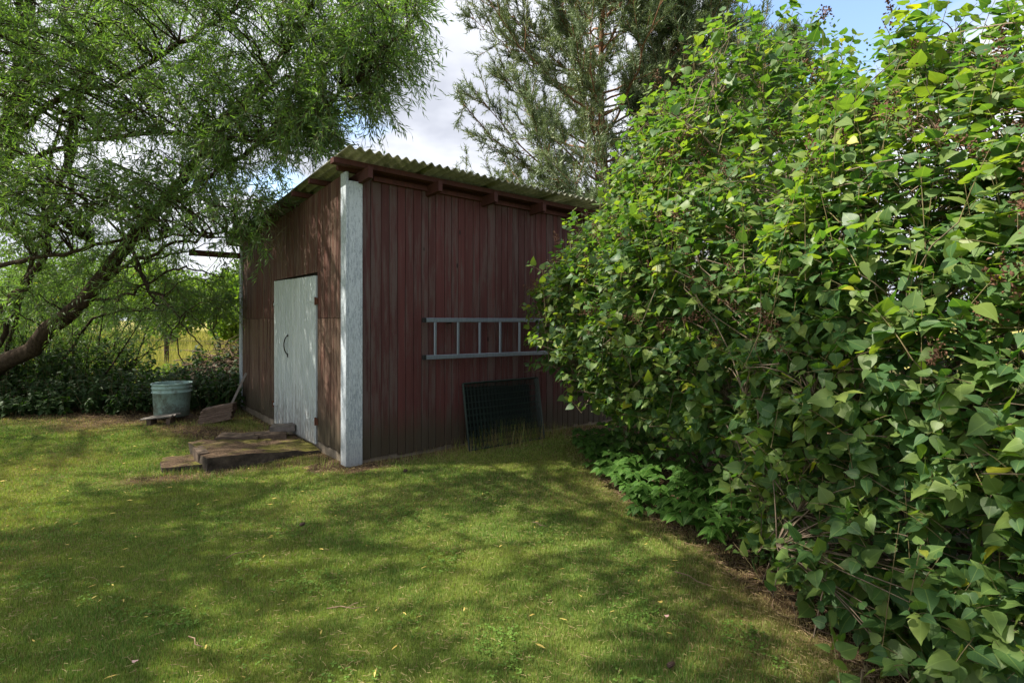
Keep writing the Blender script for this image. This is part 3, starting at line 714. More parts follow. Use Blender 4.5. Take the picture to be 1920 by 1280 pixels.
# ------------------------------------------------------------------ lilac bush
lil = empty('lilac_bush', (2.3, 4.2, 0)); LO = np.array((2.3, 4.2, 0.))
tag(lil, 'huge leafy lilac bush with heart shaped leaves filling the right side', 'bush')
ELL = np.array([(1.78, 6.05, 1.68, 1.48, 1.25, 1.22), (1.55, 5.2, 1.55, .95, 1.0, 1.10), (2.15, 4.3, 1.72, 1.32, 1.35, 1.50), (2.35, 2.95, 1.35, 1.12, 1.25, 1.42),
                (3.5, 3.6, 1.9, 1.6, 1.8, 1.55), (2.75, 1.9, 1.0, 1.10, .95, 1.30), (2.50, 2.7, .48, 1.15, 1.45, .75), (1.88, 4.3, 2.95, .74, .80, 1.0), (2.6, 3.3, 2.5, .95, .9, .82), (1.75, 5.1, 2.75, .9, .85, .85), (1.9, 5.8, .95, 1.1, .9, .75)])
r = RS(41)
def ell_f(p, skip=-1):
    "1 on the surface of the nearest ellipsoid, below 1 inside"
    d = np.full(len(p), 99.)
    for i, e in enumerate(ELL):
        if i == skip: continue
        d = np.minimum(d, np.linalg.norm((p - e[:3]) / e[3:], axis=1))
    return d
tips = []; nrmls = []; depth = []
for i, e in enumerate(ELL):
    area = 4 * math.pi * ((e[3] * e[4]) ** 1.6 / 3 + (e[3] * e[5]) ** 1.6 / 3 + (e[4] * e[5]) ** 1.6 / 3) ** (1 / 1.6)
    n = int(area * 235); g = nrm(r.randn(n, 3)); dp = r.rand(n) ** 1.4 * .40
    lump = 1 + .085 * np.array([mn.noise(Vector(q * np.array(e[3:]) * 1.9 + e[:3])) for q in g]) * 2
    rad = (lump + (r.rand(n) < .16) * r.rand(n) * .22)[:, None]
    p = e[:3] + g * e[3:] * rad * (1 - dp[:, None] / e[3:].min()); nn = nrm(g / e[3:])
    cut = nrm(e[:3] - np.array((0, 0, 1.5)))
    facing = (nn * nrm(np.array((0, 0, 1.5)) - p)).sum(1)
    keep = (ell_f(p, i) > .88) & (r.rand(n) < np.clip(1.0 - (p[:, 2] - 2.1) * .75, .26, 1)) & (p[:, 2] > .06) & ((facing > -.25) | (r.rand(n) < .22)) & (np.hypot(p[:, 0], p[:, 1]) > 1.55)
    # open hollow low in the middle of the bush
    hollow = (p[:, 2] < .62) & (p[:, 1] > 3.55) & (p[:, 0] < 2.6)
    keep &= ~(hollow & (r.rand(n) < .93))
    tips.append(p[keep]); nrmls.append(nn[keep]); depth.append(dp[keep])
tips = np.concatenate(tips); nrmls = np.concatenate(nrmls); depth = np.concatenate(depth)
dw = ((tips[:, :2] - C0) * np.array((math.sin(ANG), -math.cos(ANG)))).sum(1); k = dw > .22
tips, nrmls, depth = tips[k], nrmls[k], depth[k]
# long upright shoots above the crown
ns = len(tips); up = r.rand(ns) < .17
up &= (nrmls[:, 2] > .12)
sdir = nrm(nrmls * .75 + np.array((0, 0, .45)) + r.randn(ns, 3) * .42)
sdir[up] = nrm(np.array((-.05, 0, 1.)) + r.randn(up.sum(), 3) * .16)
slen = .17 + .15 * r.rand(ns); slen[up] = .30 + .35 * r.rand(up.sum())
start = tips - sdir * (slen * .75)[:, None]
LP, LD, LN, LS, LR = [], [], [], [], []
side0 = nrm(np.cross(sdir, r.randn(ns, 3))); side1 = np.cross(sdir, side0)
for kpair in range(5):
    t = (kpair + .6) / 5.0; base = start + sdir * (slen * t)[:, None]
    base = base - np.array((0, 0, .03)) * (t * t) * (~up)[:, None]
    sv = side0 if kpair % 2 else side1
    for sg in (1, -1):
        k = r.rand(ns) < (.85 if kpair > 1 else .6)
        d = sv * sg * .9 + sdir * (.45 + .25 * t) + r.randn(ns, 3) * .22
        d = nrm(d); d[:, 2] -= .10 + .32 * r.rand(ns); d = nrm(d)
        nr = np.array((0, 0, 1.)) * 1.1 + nrmls * .42 + r.randn(ns, 3) * .42
        sz_ = (.038 + .047 * r.rand(ns) ** .8) * (1.08 - .35 * (kpair == 4))
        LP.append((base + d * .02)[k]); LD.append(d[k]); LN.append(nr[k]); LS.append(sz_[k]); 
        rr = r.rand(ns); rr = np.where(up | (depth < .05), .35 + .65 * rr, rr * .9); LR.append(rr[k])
LP, LD, LN, LS, LR = map(np.concatenate, (LP, LD, LN, LS, LR))
dist = np.linalg.norm(LP - np.array((0, 0, 1.5)), axis=1)
k = (dist > 1.35); LP, LD, LN, LS, LR, dist = LP[k], LD[k], LN[k], LS[k], LR[k], dist[k]
# the 300 leaves that show largest: near the outside, in frame, by projected area
px = LP[:, 0] / LP[:, 1] * FPX; py = (LP[:, 2] - H) / LP[:, 1] * FPX
view = nrm(np.array((0, 0, 1.5)) - LP); nf = np.abs((nrm(np.cross(np.cross(LD, LN), LD)) * view).sum(1))
outer = ell_f(LP)
inview = (np.abs(px) < 960) & (py < 590) & (py > -670)
score = np.where(inview & (outer > .93), LS ** 2 * nf / dist ** 2, 0); big = np.argsort(-score)[:300]
bm_ = np.zeros(len(LP), bool); bm_[big] = True
TPL = [heart(.08), heart(.02, .12, .10, .30), heart(.18, .38), heart(.10, .55, .12, -.4), heart(-.08, .3, .15, .2), heart(.26, .2, .1, -.2)]; hv, hf = TPL[0]
third = r.randint(0, 6, len(LP))
for t_, (tv, tf) in enumerate(TPL):
    k = (third == t_) & ~bm_
    W = np.stack((LS[k], LS[k] * (.82 + .3 * r.rand(k.sum())), LS[k]), -1)
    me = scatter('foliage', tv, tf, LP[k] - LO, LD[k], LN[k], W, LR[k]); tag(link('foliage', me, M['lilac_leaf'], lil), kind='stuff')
lm = []
for q in range(12):
    tv, tf = TPL[q % 6]
    lm.append(scatter('leaf', tv, tf, np.zeros((1, 3)), np.array([(1., 0, 0)]), np.array([(0, 0, 1.)]), np.ones(1), np.array([.25 + .06 * q])))
    lm[-1].materials.append(M['lilac_leaf'])
for i in big:
    D = nrm(LD[i]); A = nrm(np.cross(LN[i], D)); Nn = np.cross(D, A); s_ = LS[i]
    mt = Matrix(((D[0] * s_, A[0] * s_, Nn[0] * s_, LP[i, 0] - LO[0]), (D[1] * s_, A[1] * s_, Nn[1] * s_, LP[i, 1] - LO[1]), (D[2] * s_, A[2] * s_, Nn[2] * s_, LP[i, 2]), (0, 0, 0, 1)))
    o = bpy.data.objects.new('leaf', lm[int(LR[i] * 11.9)]); COL.objects.link(o); o.parent = lil; o.matrix_local = mt
# stems: from several rootstocks, arching out
def bez(a, b, c_, K):
    t = np.linspace(0, 1, K)[None, :, None]; return (1 - t) ** 2 * a[:, None] + 2 * t * (1 - t) * b[:, None] + t ** 2 * c_[:, None]
NS = 110; roots = np.array([(2.0, 6.0, 0), (2.2, 4.8, 0), (2.6, 3.9, 0), (2.9, 2.9, 0), (3.2, 2.1, 0), (3.8, 3.7, 0)])
ri = r.randint(0, 6, NS); a_ = roots[ri] + r.randn(NS, 3) * (.2, .2, 0)
near = tips[r.randint(0, len(tips), NS * 40)]; cc = np.empty((NS, 3))
for i in range(NS):
    dd = np.linalg.norm(near[:, :2] - a_[i, :2], axis=1); ok = near[dd < 1.9]; cc[i] = ok[r.randint(len(ok))] if len(ok) else a_[i] + (0, 0, 2)
bb = (a_ + cc) / 2; bb[:, 2] = np.maximum(cc[:, 2] * .62, .5) + .25; bb[:, :2] = a_[:, :2] + (cc[:, :2] - a_[:, :2]) * .3
SP = bez(a_, bb, cc, 12); SP[:, 1:-1] += r.randn(NS, 10, 3) * .025
V1, F1 = tubes_np(SP, np.linspace(.020, .0045, 12)[None] * (.7 + .6 * r.rand(NS, 1)), 6)
tag(link('branch', npmesh('branch', V1 - LO, F1, True), M['lilac_wood'], lil), kind='stuff')
nodes = SP[:, 3:].reshape(-1, 3); Sx = start.copy(); best = np.zeros(ns, int); bd = np.zeros(ns)
for c0 in range(0, ns, 500):
    d = np.linalg.norm(Sx[c0:c0 + 500, None] - nodes[None], axis=2) + (nodes[None, :, 2] > Sx[c0:c0 + 500, None, 2]) * .3 + r.rand(len(Sx[c0:c0 + 500]), len(nodes)) * .35
    best[c0:c0 + 500] = d.argmin(1); bd[c0:c0 + 500] = d.min(1)
k = (bd < 1.0) & (r.rand(ns) < .85)
A0 = nodes[best[k]]; Cc = start[k]; Bb = A0 * .5 + Cc * .5 + np.array((0, 0, .06)) + r.randn(k.sum(), 3) * .06
TP = bez(A0, Bb, Cc, 5); V2, F2 = tubes_np(TP, np.linspace(.0048, .0024, 5)[None] * np.ones((k.sum(), 1)), 3)
TP = bez(start, start + sdir * (slen * .5)[:, None] + np.array((0, 0, .01)), start + sdir * slen[:, None] - np.array((0, 0, .03)) * (~up)[:, None], 4)
V3, F3 = tubes_np(TP, np.linspace(.0026, .0012, 4)[None] * np.ones((ns, 1)), 3)
tag(link('twig', npmesh('twig', V2 - LO, F2, True), M['lilac_wood'], lil), kind='stuff')
tag(link('young_shoot', npmesh('young_shoot', V3 - LO, F3, True), M['lilac_shoot'], lil), kind='stuff')
# bare grey twigs that criss-cross near the outside
nb2 = 900; i1 = r.randint(0, ns, nb2); q = start[i1] - nrmls[i1] * .05; dd2 = nrm(np.cross(nrmls[i1], r.randn(nb2, 3)) + nrmls[i1] * .15 + np.array((0, 0, .1))); L2 = (.10 + .28 * r.rand(nb2))[:, None]
TP = bez(q - dd2 * L2, q + r.randn(nb2, 3) * .05, q + dd2 * L2, 6); TP[:, 1:-1] += r.randn(nb2, 4, 3) * .012
V4, F4 = tubes_np(TP, np.linspace(.0048, .0018, 6)[None] * (.6 + .7 * r.rand(nb2, 1)), 4)
tag(link('bare_twig', npmesh('bare_twig', V4 - LO, F4, True), M['lilac_wood'], lil), kind='stuff')
# dry seed panicles
sm = []
for q in range(4):
    rr = RS(60 + q); n = 70; t = rr.rand(n); pos = np.stack((rr.randn(n) * .022 * (1.1 - t), rr.randn(n) * .022 * (1.1 - t), t * .12), -1)
    d = nrm(rr.randn(n, 3) + (0, 0, .6)); me = scatter('seed_cluster', [(0, 0, 0), (.5, .3, 0), (1, 0, 0), (.5, -.3, 0), (.5, 0, .3)], [(0, 4, 1), (1, 4, 2), (2, 4, 3), (3, 4, 0)], pos, d, rr.randn(n, 3), .010 + .006 * rr.rand(n))
    me.materials.append(M['seed']); sm.append(me)
cand = np.where((tips[:, 2] > 1.35) & (depth < .12) & (ell_f(tips) > .9) & (tips[:, 1] < 6.8) & ((nrmls * nrm(np.array((0, 0, 1.5)) - tips)).sum(1) > 0))[0]
for i in r.choice(cand, 140, replace=False):
    o = bpy.data.objects.new('seed_cluster', sm[r.randint(4)]); COL.objects.link(o); o.parent = lil; o['kind'] = 'stuff'
    o.location = tips[i] - LO + sdir[i] * .02; q = Vector(sdir[i] + (0, 0, .3 - .9 * (r.rand() < .35))).to_track_quat('Z', 'Y'); o.rotation_euler = q.to_euler(); o.scale = [.7 + .9 * r.rand()] * 3

# ground elder at the foot of the bush
r = RS(71); ge_ = empty('ground_elder', (1.5, 4.3, 0)); tag(ge_, 'patch of bright green ground elder under the overhanging lilac', 'plant')
n = 420; t = r.rand(n); hy = 3.4 + 3.4 * t; hx = np.interp(hy, [p[1] for p in HEDGE[::-1]], [p[0] for p in HEDGE[::-1]]) - .05 + np.abs(r.randn(n)) * .45
hh = (.10 + .28 * r.rand(n)) * np.clip((hx - .6) * 1.2, .5, 1.2); root = np.stack((hx, hy, np.zeros(n)), -1); top = root + np.stack((r.randn(n) * .05 - .05, r.randn(n) * .05 - .03, hh), -1)
P_, D_, N_, S_ = [], [], [], []
for q in range(5):
    a2 = q * 1.2566 + r.rand(n) * .5; d = np.stack((np.cos(a2), np.sin(a2), -.25 + .15 * r.randn(n)), -1)
    P_.append(top + d * .015); D_.append(d); N_.append(np.array((0, -.25, 1.)) + r.randn(n, 3) * .15); S_.append(.065 + .03 * r.rand(n))
P_, D_, N_, S_ = map(np.concatenate, (P_, D_, N_, S_)); off = np.array((1.5, 4.3, 0))
lv = [(x, y * .8, z) for x, y, z in heart(.1, .3)[0]]; me = scatter('leaf', lv, hf, P_ - off, D_, N_, S_); tag(link('leaf', me, M['elder_leaf'], ge_), kind='stuff')
V_, F_ = tubes_np(bez(root, (root + top) / 2 + r.randn(n, 3) * .02, top, 4), np.full((n, 4), .0022), 3)
tag(link('stem', npmesh('stem', V_ - off, F_), M['twig'], ge_), kind='stuff')

# ------------------------------------------------------------------ willow
def cvs(pts, K=14):
    "smooth curve through control points (Catmull-Rom)"
    p = np.array(pts, float); p = np.vstack((2 * p[0] - p[1], p, 2 * p[-1] - p[-2])); out = []
    seg = len(p) - 3
    for k in range(K):
        t = k / (K - 1) * seg; i = min(int(t), seg - 1); f_ = t - i; a, b, c_, d = p[i:i + 4]
        out.append(.5 * ((2 * b) + (c_ - a) * f_ + (2 * a - 5 * b + 4 * c_ - d) * f_ ** 2 + (3 * b - a - 3 * c_ + d) * f_ ** 3))
    return np.array(out)
wil = empty('willow_tree', (-9.2, 9.3, 0)); WO = np.array((-9.2, 9.3, 0.))
tag(wil, 'big leaning willow with narrow leaves arching over the left lawn', 'tree')
r = RS(81)
leaders = [  # (control points, radius start, end)
    ([(-9.9, 9.2, -.1), P(0, 690, 9.0), P(130, 590, 8.8), P(215, 490, 8.6), P(290, 400, 8.3), P(400, 260, 7.8), P(520, 120, 7.3), P(620, -60, 6.9)], .155, .028),
    ([P(140, 580, 8.8), P(200, 520, 8.6), P(300, 470, 8.2), P(390, 440, 7.8), P(470, 438, 7.4)], .06, .012),
    ([P(-10, 500, 8.4), P(100, 478, 8.2), P(230, 452, 8.0), P(340, 440, 7.6), P(440, 450, 7.2)], .06, .01),
    ([(-10.1, 9.5, 0), P(-60, 400, 9.3), P(20, 250, 9.0), P(50, 100, 8.6), P(60, -100, 8.3), P(90, -400, 7.8)], .24, .06),
    ([P(20, 260, 9.0), P(100, 190, 8.5), P(200, 160, 8.0), P(330, 90, 7.4), P(500, -20, 6.8)], .09, .02),
    ([P(0, 420, 9.2), P(60, 450, 9.0), P(110, 360, 8.8), P(140, 200, 8.4), P(200, 20, 8.0)], .10, .03),
    ([P(290, 400, 8.3), P(400, 330, 7.8), P(520, 240, 7.2), P(640, 170, 6.7), P(760, 60, 6.3)], .07, .012),
    ([P(50, 300, 9.0), P(180, 260, 8.3), P(330, 250, 7.5), P(480, 260, 6.9), P(620, 220, 6.5)], .07, .012),
    ([P(400, 260, 7.8), P(520, 160, 7.6), P(640, 110, 7.3), P(740, 30, 7.0)], .05, .01),
    ([P(60, -100, 8.3), P(150, -300, 7.4), (-5.0, 5.6, 6.0), (-4.2, 4.0, 6.2), (-3.2, 2.4, 6.0), (-2.4, 1.0, 5.6)], .06, .012),
    ([P(60, -100, 8.3), (-7.0, 7.0, 6.6), (-7.4, 5.0, 6.9), (-7.4, 3.4, 6.6), (-7.2, 2.0, 6.0)], .06, .012),
    ([(-9.6, 9.6, 0), P(10, 620, 9.4), P(60, 500, 9.2), P(120, 380, 9.0), P(150, 200, 8.7)], .075, .03),
    ([(-9.4, 9.9, 0), P(60, 640, 9.8), P(150, 560, 9.6), P(250, 500, 9.2), P(360, 470, 8.8)], .05, .012),
    ([(-9.3, 10.0, 0), P(40, 560, 9.8), P(90, 400, 9.7), P(105, 250, 9.4), P(180, 120, 8.9)], .06, .02),
    ([(-8.6, 10.2, 0), P(150, 620, 10.0), P(250, 580, 9.8), P(350, 590, 9.5), P(420, 640, 9.3)], .03, .008),
    ([P(60, -100, 8.3), (-9.8, 7.4, 5.6), (-11.5, 5.8, 6.0), (-13.5, 4.2, 6.0)], .08, .012),  # two unseen limbs added to carry shading foliage
    ([P(60, -100, 8.3), (-10.2, 8.2, 5.2), (-12.5, 8.0, 5.8), (-14.5, 7.6, 5.6)], .08, .012),
    ([P(620, -60, 6.9), (-2.9, 6.2, 5.9), (-3.2, 5.2, 6.3), (-3.3, 4.2, 6.2)], .05, .015),
    ([P(240, 455, 8.4), P(270, 520, 8.2), P(320, 580, 8.0), P(380, 650, 7.9)], .03, .008),
    ([P(240, 440, 8.5), P(275, 540, 8.5), P(310, 600, 8.4), P(345, 680, 8.4)], .022, .007),
    ([P(-20, 600, 9.4), P(60, 520, 9.0), P(90, 420, 8.9), P(60, 300, 8.9)], .09, .05),
    ([P(160, 560, 8.8), P(230, 555, 8.6), P(330, 505, 8.3), P(420, 520, 8.0)], .03, .008),
]
lp = []; wparts = []
for pts, r0, r1 in leaders:
    if .04 < r0 <= .10: r0 = r0 * .62
    K = 26; c_ = cvs(pts, K); c_[2:-1] += r.randn(K - 3, 3) * .025
    rr_ = np.linspace(r0, r1, K); lp.append(np.hstack((c_, rr_[:, None]))); nS = 10 if r0 > .12 else 7
    wparts.append(tubes_np(c_[None], rr_[None], nS) if nS == 10 else tubes_np(c_[None], rr_[None], 7))
trunks = [i for i, l in enumerate(leaders) if l[1] > .12]
for i in trunks:
    link('trunk', npmesh('trunk', wparts[i][0] - WO, wparts[i][1], True), M['bark'], wil)
for i in range(len(leaders)):
    if i not in trunks: link('limb', npmesh('limb', wparts[i][0] - WO, wparts[i][1], True), M['bark'], wil)
nodes = np.concatenate([l[4:] for l in lp])
# crown volume: boxes of sample space seen in the frame plus unseen parts added to shade the lawn and lilac
def reg(n, px0, px1, py0, py1, Y0, Y1):
    px_ = r.uniform(px0, px1, n); py_ = r.uniform(py0, py1, n); Y_ = r.uniform(Y0, Y1, n)
    return np.stack(((px_ - 960) / FPX * Y_, Y_, H - (py_ - HY) / FPX * Y_), -1)
ends = [reg(370, -150, 420, -60, 440, 6.0, 9.6), reg(125, 380, 640, -60, 290, 6.0, 8.2), reg(66, 620, 790, -60, 190, 5.9, 7.6),
        reg(52, 540, 730, 60, 270, 6.2, 8.0), reg(50, 330, 560, 230, 430, 6.6, 8.6), reg(45, -60, 330, 420, 600, 7.6, 9.4),
        reg(14, 430, 520, 380, 470, 6.3, 7.0), reg(22, 300, 430, 480, 600, 8.3, 9.6)]
n = 45; ends.append(np.stack((r.uniform(-8.0, -5.2, n), r.uniform(5.6, 7.8, n), r.uniform(4.2, 6.4, n)), -1))  # extra foliage, added to shade the gable wall
n = 235; ends.append(np.stack((r.uniform(-9.5, -3.1, n), r.uniform(1.6, 6.8, n), r.uniform(5.3, 7.6, n)), -1))
n = 55; ends.append(np.stack((r.uniform(-3.3, -1.7, n), r.uniform(.2, 4.0, n), r.uniform(4.9, 6.0, n)), -1))  # unseen foliage put in to shade the lower lilac
n = 230; ends.append(np.stack((r.uniform(-15, -9.2, n), r.uniform(1.5, 9.0, n), r.uniform(3.2, 7.0, n)), -1))  # unseen foliage added off to the left, shades the back lawn
E = np.concatenate(ends)
E = E[(E[:, 2] < 7.8) & ~((E[:, 0] > -3.0) & (E[:, 2] > 6.0))]
# keep the outside of the frame above the lawn clear of the picture
fr = (E[:, 1] < 5.6) & (E[:, 2] - .9 < H + 600 / FPX * E[:, 1]); E = E[~fr]
nb = len(E); best = np.zeros(nb, int)
for i in range(nb):
    d = np.linalg.norm(nodes[:, :3] - E[i], axis=1) + np.clip(nodes[:, 2] - E[i, 2], 0, 9) * 1.3; best[i] = d.argmin()
A0 = nodes[best, :3]; mid_ = A0 * .45 + E * .55 + np.array((0, 0, .35)) + r.randn(nb, 3) * .12
BP = bez(A0, mid_, E, 9); BP[:, 1:-1] += r.randn(nb, 7, 3) * .02
L = np.linalg.norm(E - A0, axis=1)
V_, F_ = tubes_np(BP, np.linspace(1, .3, 9)[None] * (.006 + .006 * np.clip(L, 0, 2.5))[:, None], 4)
tag(link('branch', npmesh('branch', V_ - WO, F_, True), M['bark'], wil), kind='stuff')
# twigs
TW = 12; bi = np.repeat(np.arange(nb), TW); tt = .30 + .70 * r.rand(nb * TW) ** .8; idx = tt * 8; i0 = np.clip(idx.astype(int), 0, 7); fr_ = (idx - i0)[:, None]
t0 = BP[bi, i0] * (1 - fr_) + BP[bi, i0 + 1] * fr_; bd_ = nrm(BP[bi, i0 + 1] - BP[bi, i0])
td = nrm(bd_ * .8 + r.randn(nb * TW, 3) * .62 + np.array((.10, -.05, -.02))); tl = .22 + .30 * r.rand(nb * TW)
t1 = t0 + td * (tl * .5)[:, None]; t2 = t0 + td * tl[:, None] + np.array((0, 0, -1.)) * (tl * (.10 + .25 * r.rand(nb * TW)))[:, None]
TP = bez(t0, t1, t2, 4); V_, F_ = tubes_np(TP, np.linspace(.0034, .0012, 4)[None] * np.ones((len(t0), 1)), 3)
tag(link('twig', npmesh('twig', V_ - WO, F_, True), M['twig'], wil), kind='stuff')
NL = 12; ti = np.repeat(np.arange(len(t0)), NL); u_ = np.tile((np.arange(NL) + .5) / NL, len(t0)) + r.randn(len(ti)) * .02; u_ = np.clip(u_, .08, 1)[:, None]
lp0 = (1 - u_) ** 2 * t0[ti] + 2 * u_ * (1 - u_) * t1[ti] + u_ ** 2 * t2[ti]
tan = nrm(t2 - t0)[ti]; ld = nrm(tan * .85 + nrm(np.cross(tan, r.randn(len(ti), 3))) * .75 + np.array((0, 0, -.15)))
ls = .075 + .055 * r.rand(len(ti)); W = np.stack((ls, .0140 + .006 * r.rand(len(ti)), ls), -1); W[lp0[:, 1] < 5.4] *= (1.1, 1.6, 1)
keep = ~((lp0[:, 1] < 5.3) & (lp0[:, 2] < H + 600 / FPX * lp0[:, 1] + .05))
# nothing inside the shed or its roof
dd_ = (lp0[:, :2] - C0) @ U; ee_ = (lp0[:, :2] - C0) @ Vv; keep &= ~((dd_ > -.45) & (ee_ > -.6) & (ee_ < 3.4) & (lp0[:, 2] < 2.9)); keep &= ~((dd_ > -.05) & (ee_ > -.5) & (ee_ < 5.1) & (lp0[:, 2] < 3.15))
lr = np.clip(r.rand(len(ti)) * .75 + .25 * np.repeat(r.rand(len(t0)), NL), 0, 1)
me = scatter('foliage', LANCE_V, LANCE_F, (lp0 - WO)[keep], ld[keep], (r.randn(len(ti), 3) + (0, 0, .9))[keep], W[keep], lr[keep])
tag(link('foliage', me, M['willow_leaf'], wil), kind='stuff')

# thicket of upright willow suckers behind (dark stems at the lower left)
r = RS(91); th = empty('willow_thicket', (-8.2, 10.2, 0)); TO = np.array((-8.2, 10.2, 0.)); tag(th, 'thicket of thin upright willow stems at the lower left edge', 'shrub')
n = 120; a0 = np.stack((r.uniform(-11.2, -7.6, n), r.uniform(9.9, 11.2, n), np.zeros(n)), -1); e0 = a0 + np.stack((r.randn(n) * 1.0 + .45, r.randn(n) * .5, 1.1 + 2.4 * r.rand(n)), -1)
pth = bez(a0, (a0 + e0) / 2 + r.randn(n, 3) * .15, e0, 9); V_, F_ = tubes_np(pth, np.linspace(.016, .004, 9)[None] * (.5 + r.rand(n, 1)), 4)
tag(link('stem', npmesh('stem', V_ - TO, F_, True), M['bark'], th), kind='stuff')
m_ = 46000; si = r.randint(0, n, m_); sk = r.uniform(1.5, 7.99, m_); i0 = sk.astype(int); f_ = (sk - i0)[:, None]
q0 = pth[si, i0] * (1 - f_) + pth[si, i0 + 1] * f_ + r.randn(m_, 3) * .13; ls = .06 + .04 * r.rand(m_)
me = scatter('foliage', LANCE_V, LANCE_F, q0 - TO, r.randn(m_, 3) + (0, 0, .5), r.randn(m_, 3) + (0, 0, .8), np.stack((ls, np.full(m_, .012), ls), -1)); tag(link('foliage', me, M['willow_leaf'], th), kind='stuff')

# ------------------------------------------------------------------ weeds along the back edge, brush pile
def weeds(name, label, catg, x, y, h, zb, mat, seed, size=.07, nl=12):
    r = RS(seed); n = len(x); o0 = np.array((x.mean(), y.mean(), 0)); o = empty(name, o0); tag(o, label, catg, kind='stuff')
    root = np.stack((x, y, zb), -1); top = root + np.stack((r.randn(n) * .08, r.randn(n) * .08 - .03, h), -1)
    V_, F_ = tubes_np(bez(root, (root + top) / 2 + r.randn(n, 3) * .02, top, 4), np.full((n, 4), .003), 3); tag(link('stem', npmesh('stem', V_ - o0, F_), M['twig'], o), kind='stuff')
    ti = np.repeat(np.arange(n), nl); u_ = .25 + .78 * r.rand(n * nl)[:, None]; a2 = r.rand(n * nl) * 6.28
    p = root[ti] * (1 - u_) + top[ti] * u_; d = np.stack((np.cos(a2), np.sin(a2), -.15 + .35 * r.randn(n * nl)), -1)
    lv = [(x_, y_ * .62, z_) for x_, y_, z_ in heart(.1, .35)[0]]
    me = scatter('leaf', lv, hf, p - o0, d, np.array((0, -.2, 1.)) + r.randn(n * nl, 3) * .3, size * (.6 + .7 * r.rand(n * nl))); tag(link('leaf', me, mat, o), kind='stuff')
r = RS(95)
n = 1500; x = r.uniform(-11, -3.6, n); y = 8.55 + np.abs(r.randn(n)) * .75 + .25 * np.sin(x * 1.7); k = ~in_shed(x, y, .05) & ~((x > -6.0) & (y < 8.95)); x, y = x[k], y[k]
weeds('nettle_bed', 'bed of dark green nettles along the back edge of the lawn', 'weeds', x, y, (.22 + .38 * r.rand(len(x))) * np.clip((y - 8.2) * 1.1, .5, 1.15), ground_z(x, y), M['weed_leaf'], 96, .085, 14)
n = 520; x = r.uniform(-12.5, -7.2, n); y = r.uniform(9.7, 11.2, n)
weeds('elder_seedlings', 'taller dark leafy undergrowth at the foot of the willow stems', 'weeds', x, y, .55 + .65 * r.rand(n), ground_z(x, y), M['weed_leaf'], 94, .10, 22)
n = 500; x = r.uniform(-8.5, -4.6, n); y = r.uniform(11.0, 13.6, n)
weeds('bramble_patch', 'bright sunlit bramble leaves around the fence post', 'weeds', x, y, .2 + .35 * r.rand(n), ground_z(x, y), M['bright_leaf'], 97, .09, 12)
bp = empty('brush_pile', (-5.35, 10.6, 0)); tag(bp, 'low heap of dead brush behind the far shed corner', 'brush pile', kind='stuff')
n = 900; a2 = r.rand(n) * 6.28; rad = r.rand(n) ** .5; cx_ = rad * np.cos(a2) * 1.15; cy_ = rad * np.sin(a2) * .9; hz = 1.02 * np.clip(1 - rad ** 2, 0, 1) * (.2 + .85 * r.rand(n))
c_ = np.stack((cx_, cy_, hz + .03), -1); d = nrm(r.randn(n, 3) * (1, .8, .38)); Lh = (.15 + .35 * r.rand(n))[:, None]; 
V_, F_ = tubes_np(bez(c_ - d * Lh, c_ + r.randn(n, 3) * .05, c_ + d * Lh, 5), np.linspace(.009, .003, 5)[None] * (.5 + r.rand(n, 1)), 4)
tag(link('sticks', npmesh('sticks', V_, F_, True), M['twig_dry'], bp), kind='stuff')
mb = MB(); mb.lathe([(1.05, -.02), (.9, .35), (.55, .62), (.2, .74), (0.01, .76)], 20)
o = mb.build('compost_heap', M['stone_brown'], bp, smooth=True)
x = -5.35 + cx_[:420] * 1.1; y = 10.5 + cy_[:420] * 1.1; weeds('heap_weeds', 'green weeds growing through the dead brush heap', 'weeds', x, y, .2 + .25 * r.rand(420), hz[:420] * .85, M['weed_leaf'], 98, .08, 9)
n = 260; x = r.uniform(-5.6, -4.05, n); y = 9.05 + r.rand(n) * .9; k = ~in_shed(x, y, .1); x, y = x[k], y[k]
weeds('corner_weeds', 'clump of leafy weeds between the bucket and the shed corner', 'weeds', x, y, .25 + .4 * r.rand(len(x)), ground_z(x, y), M['weed_leaf'], 99, .085, 12)

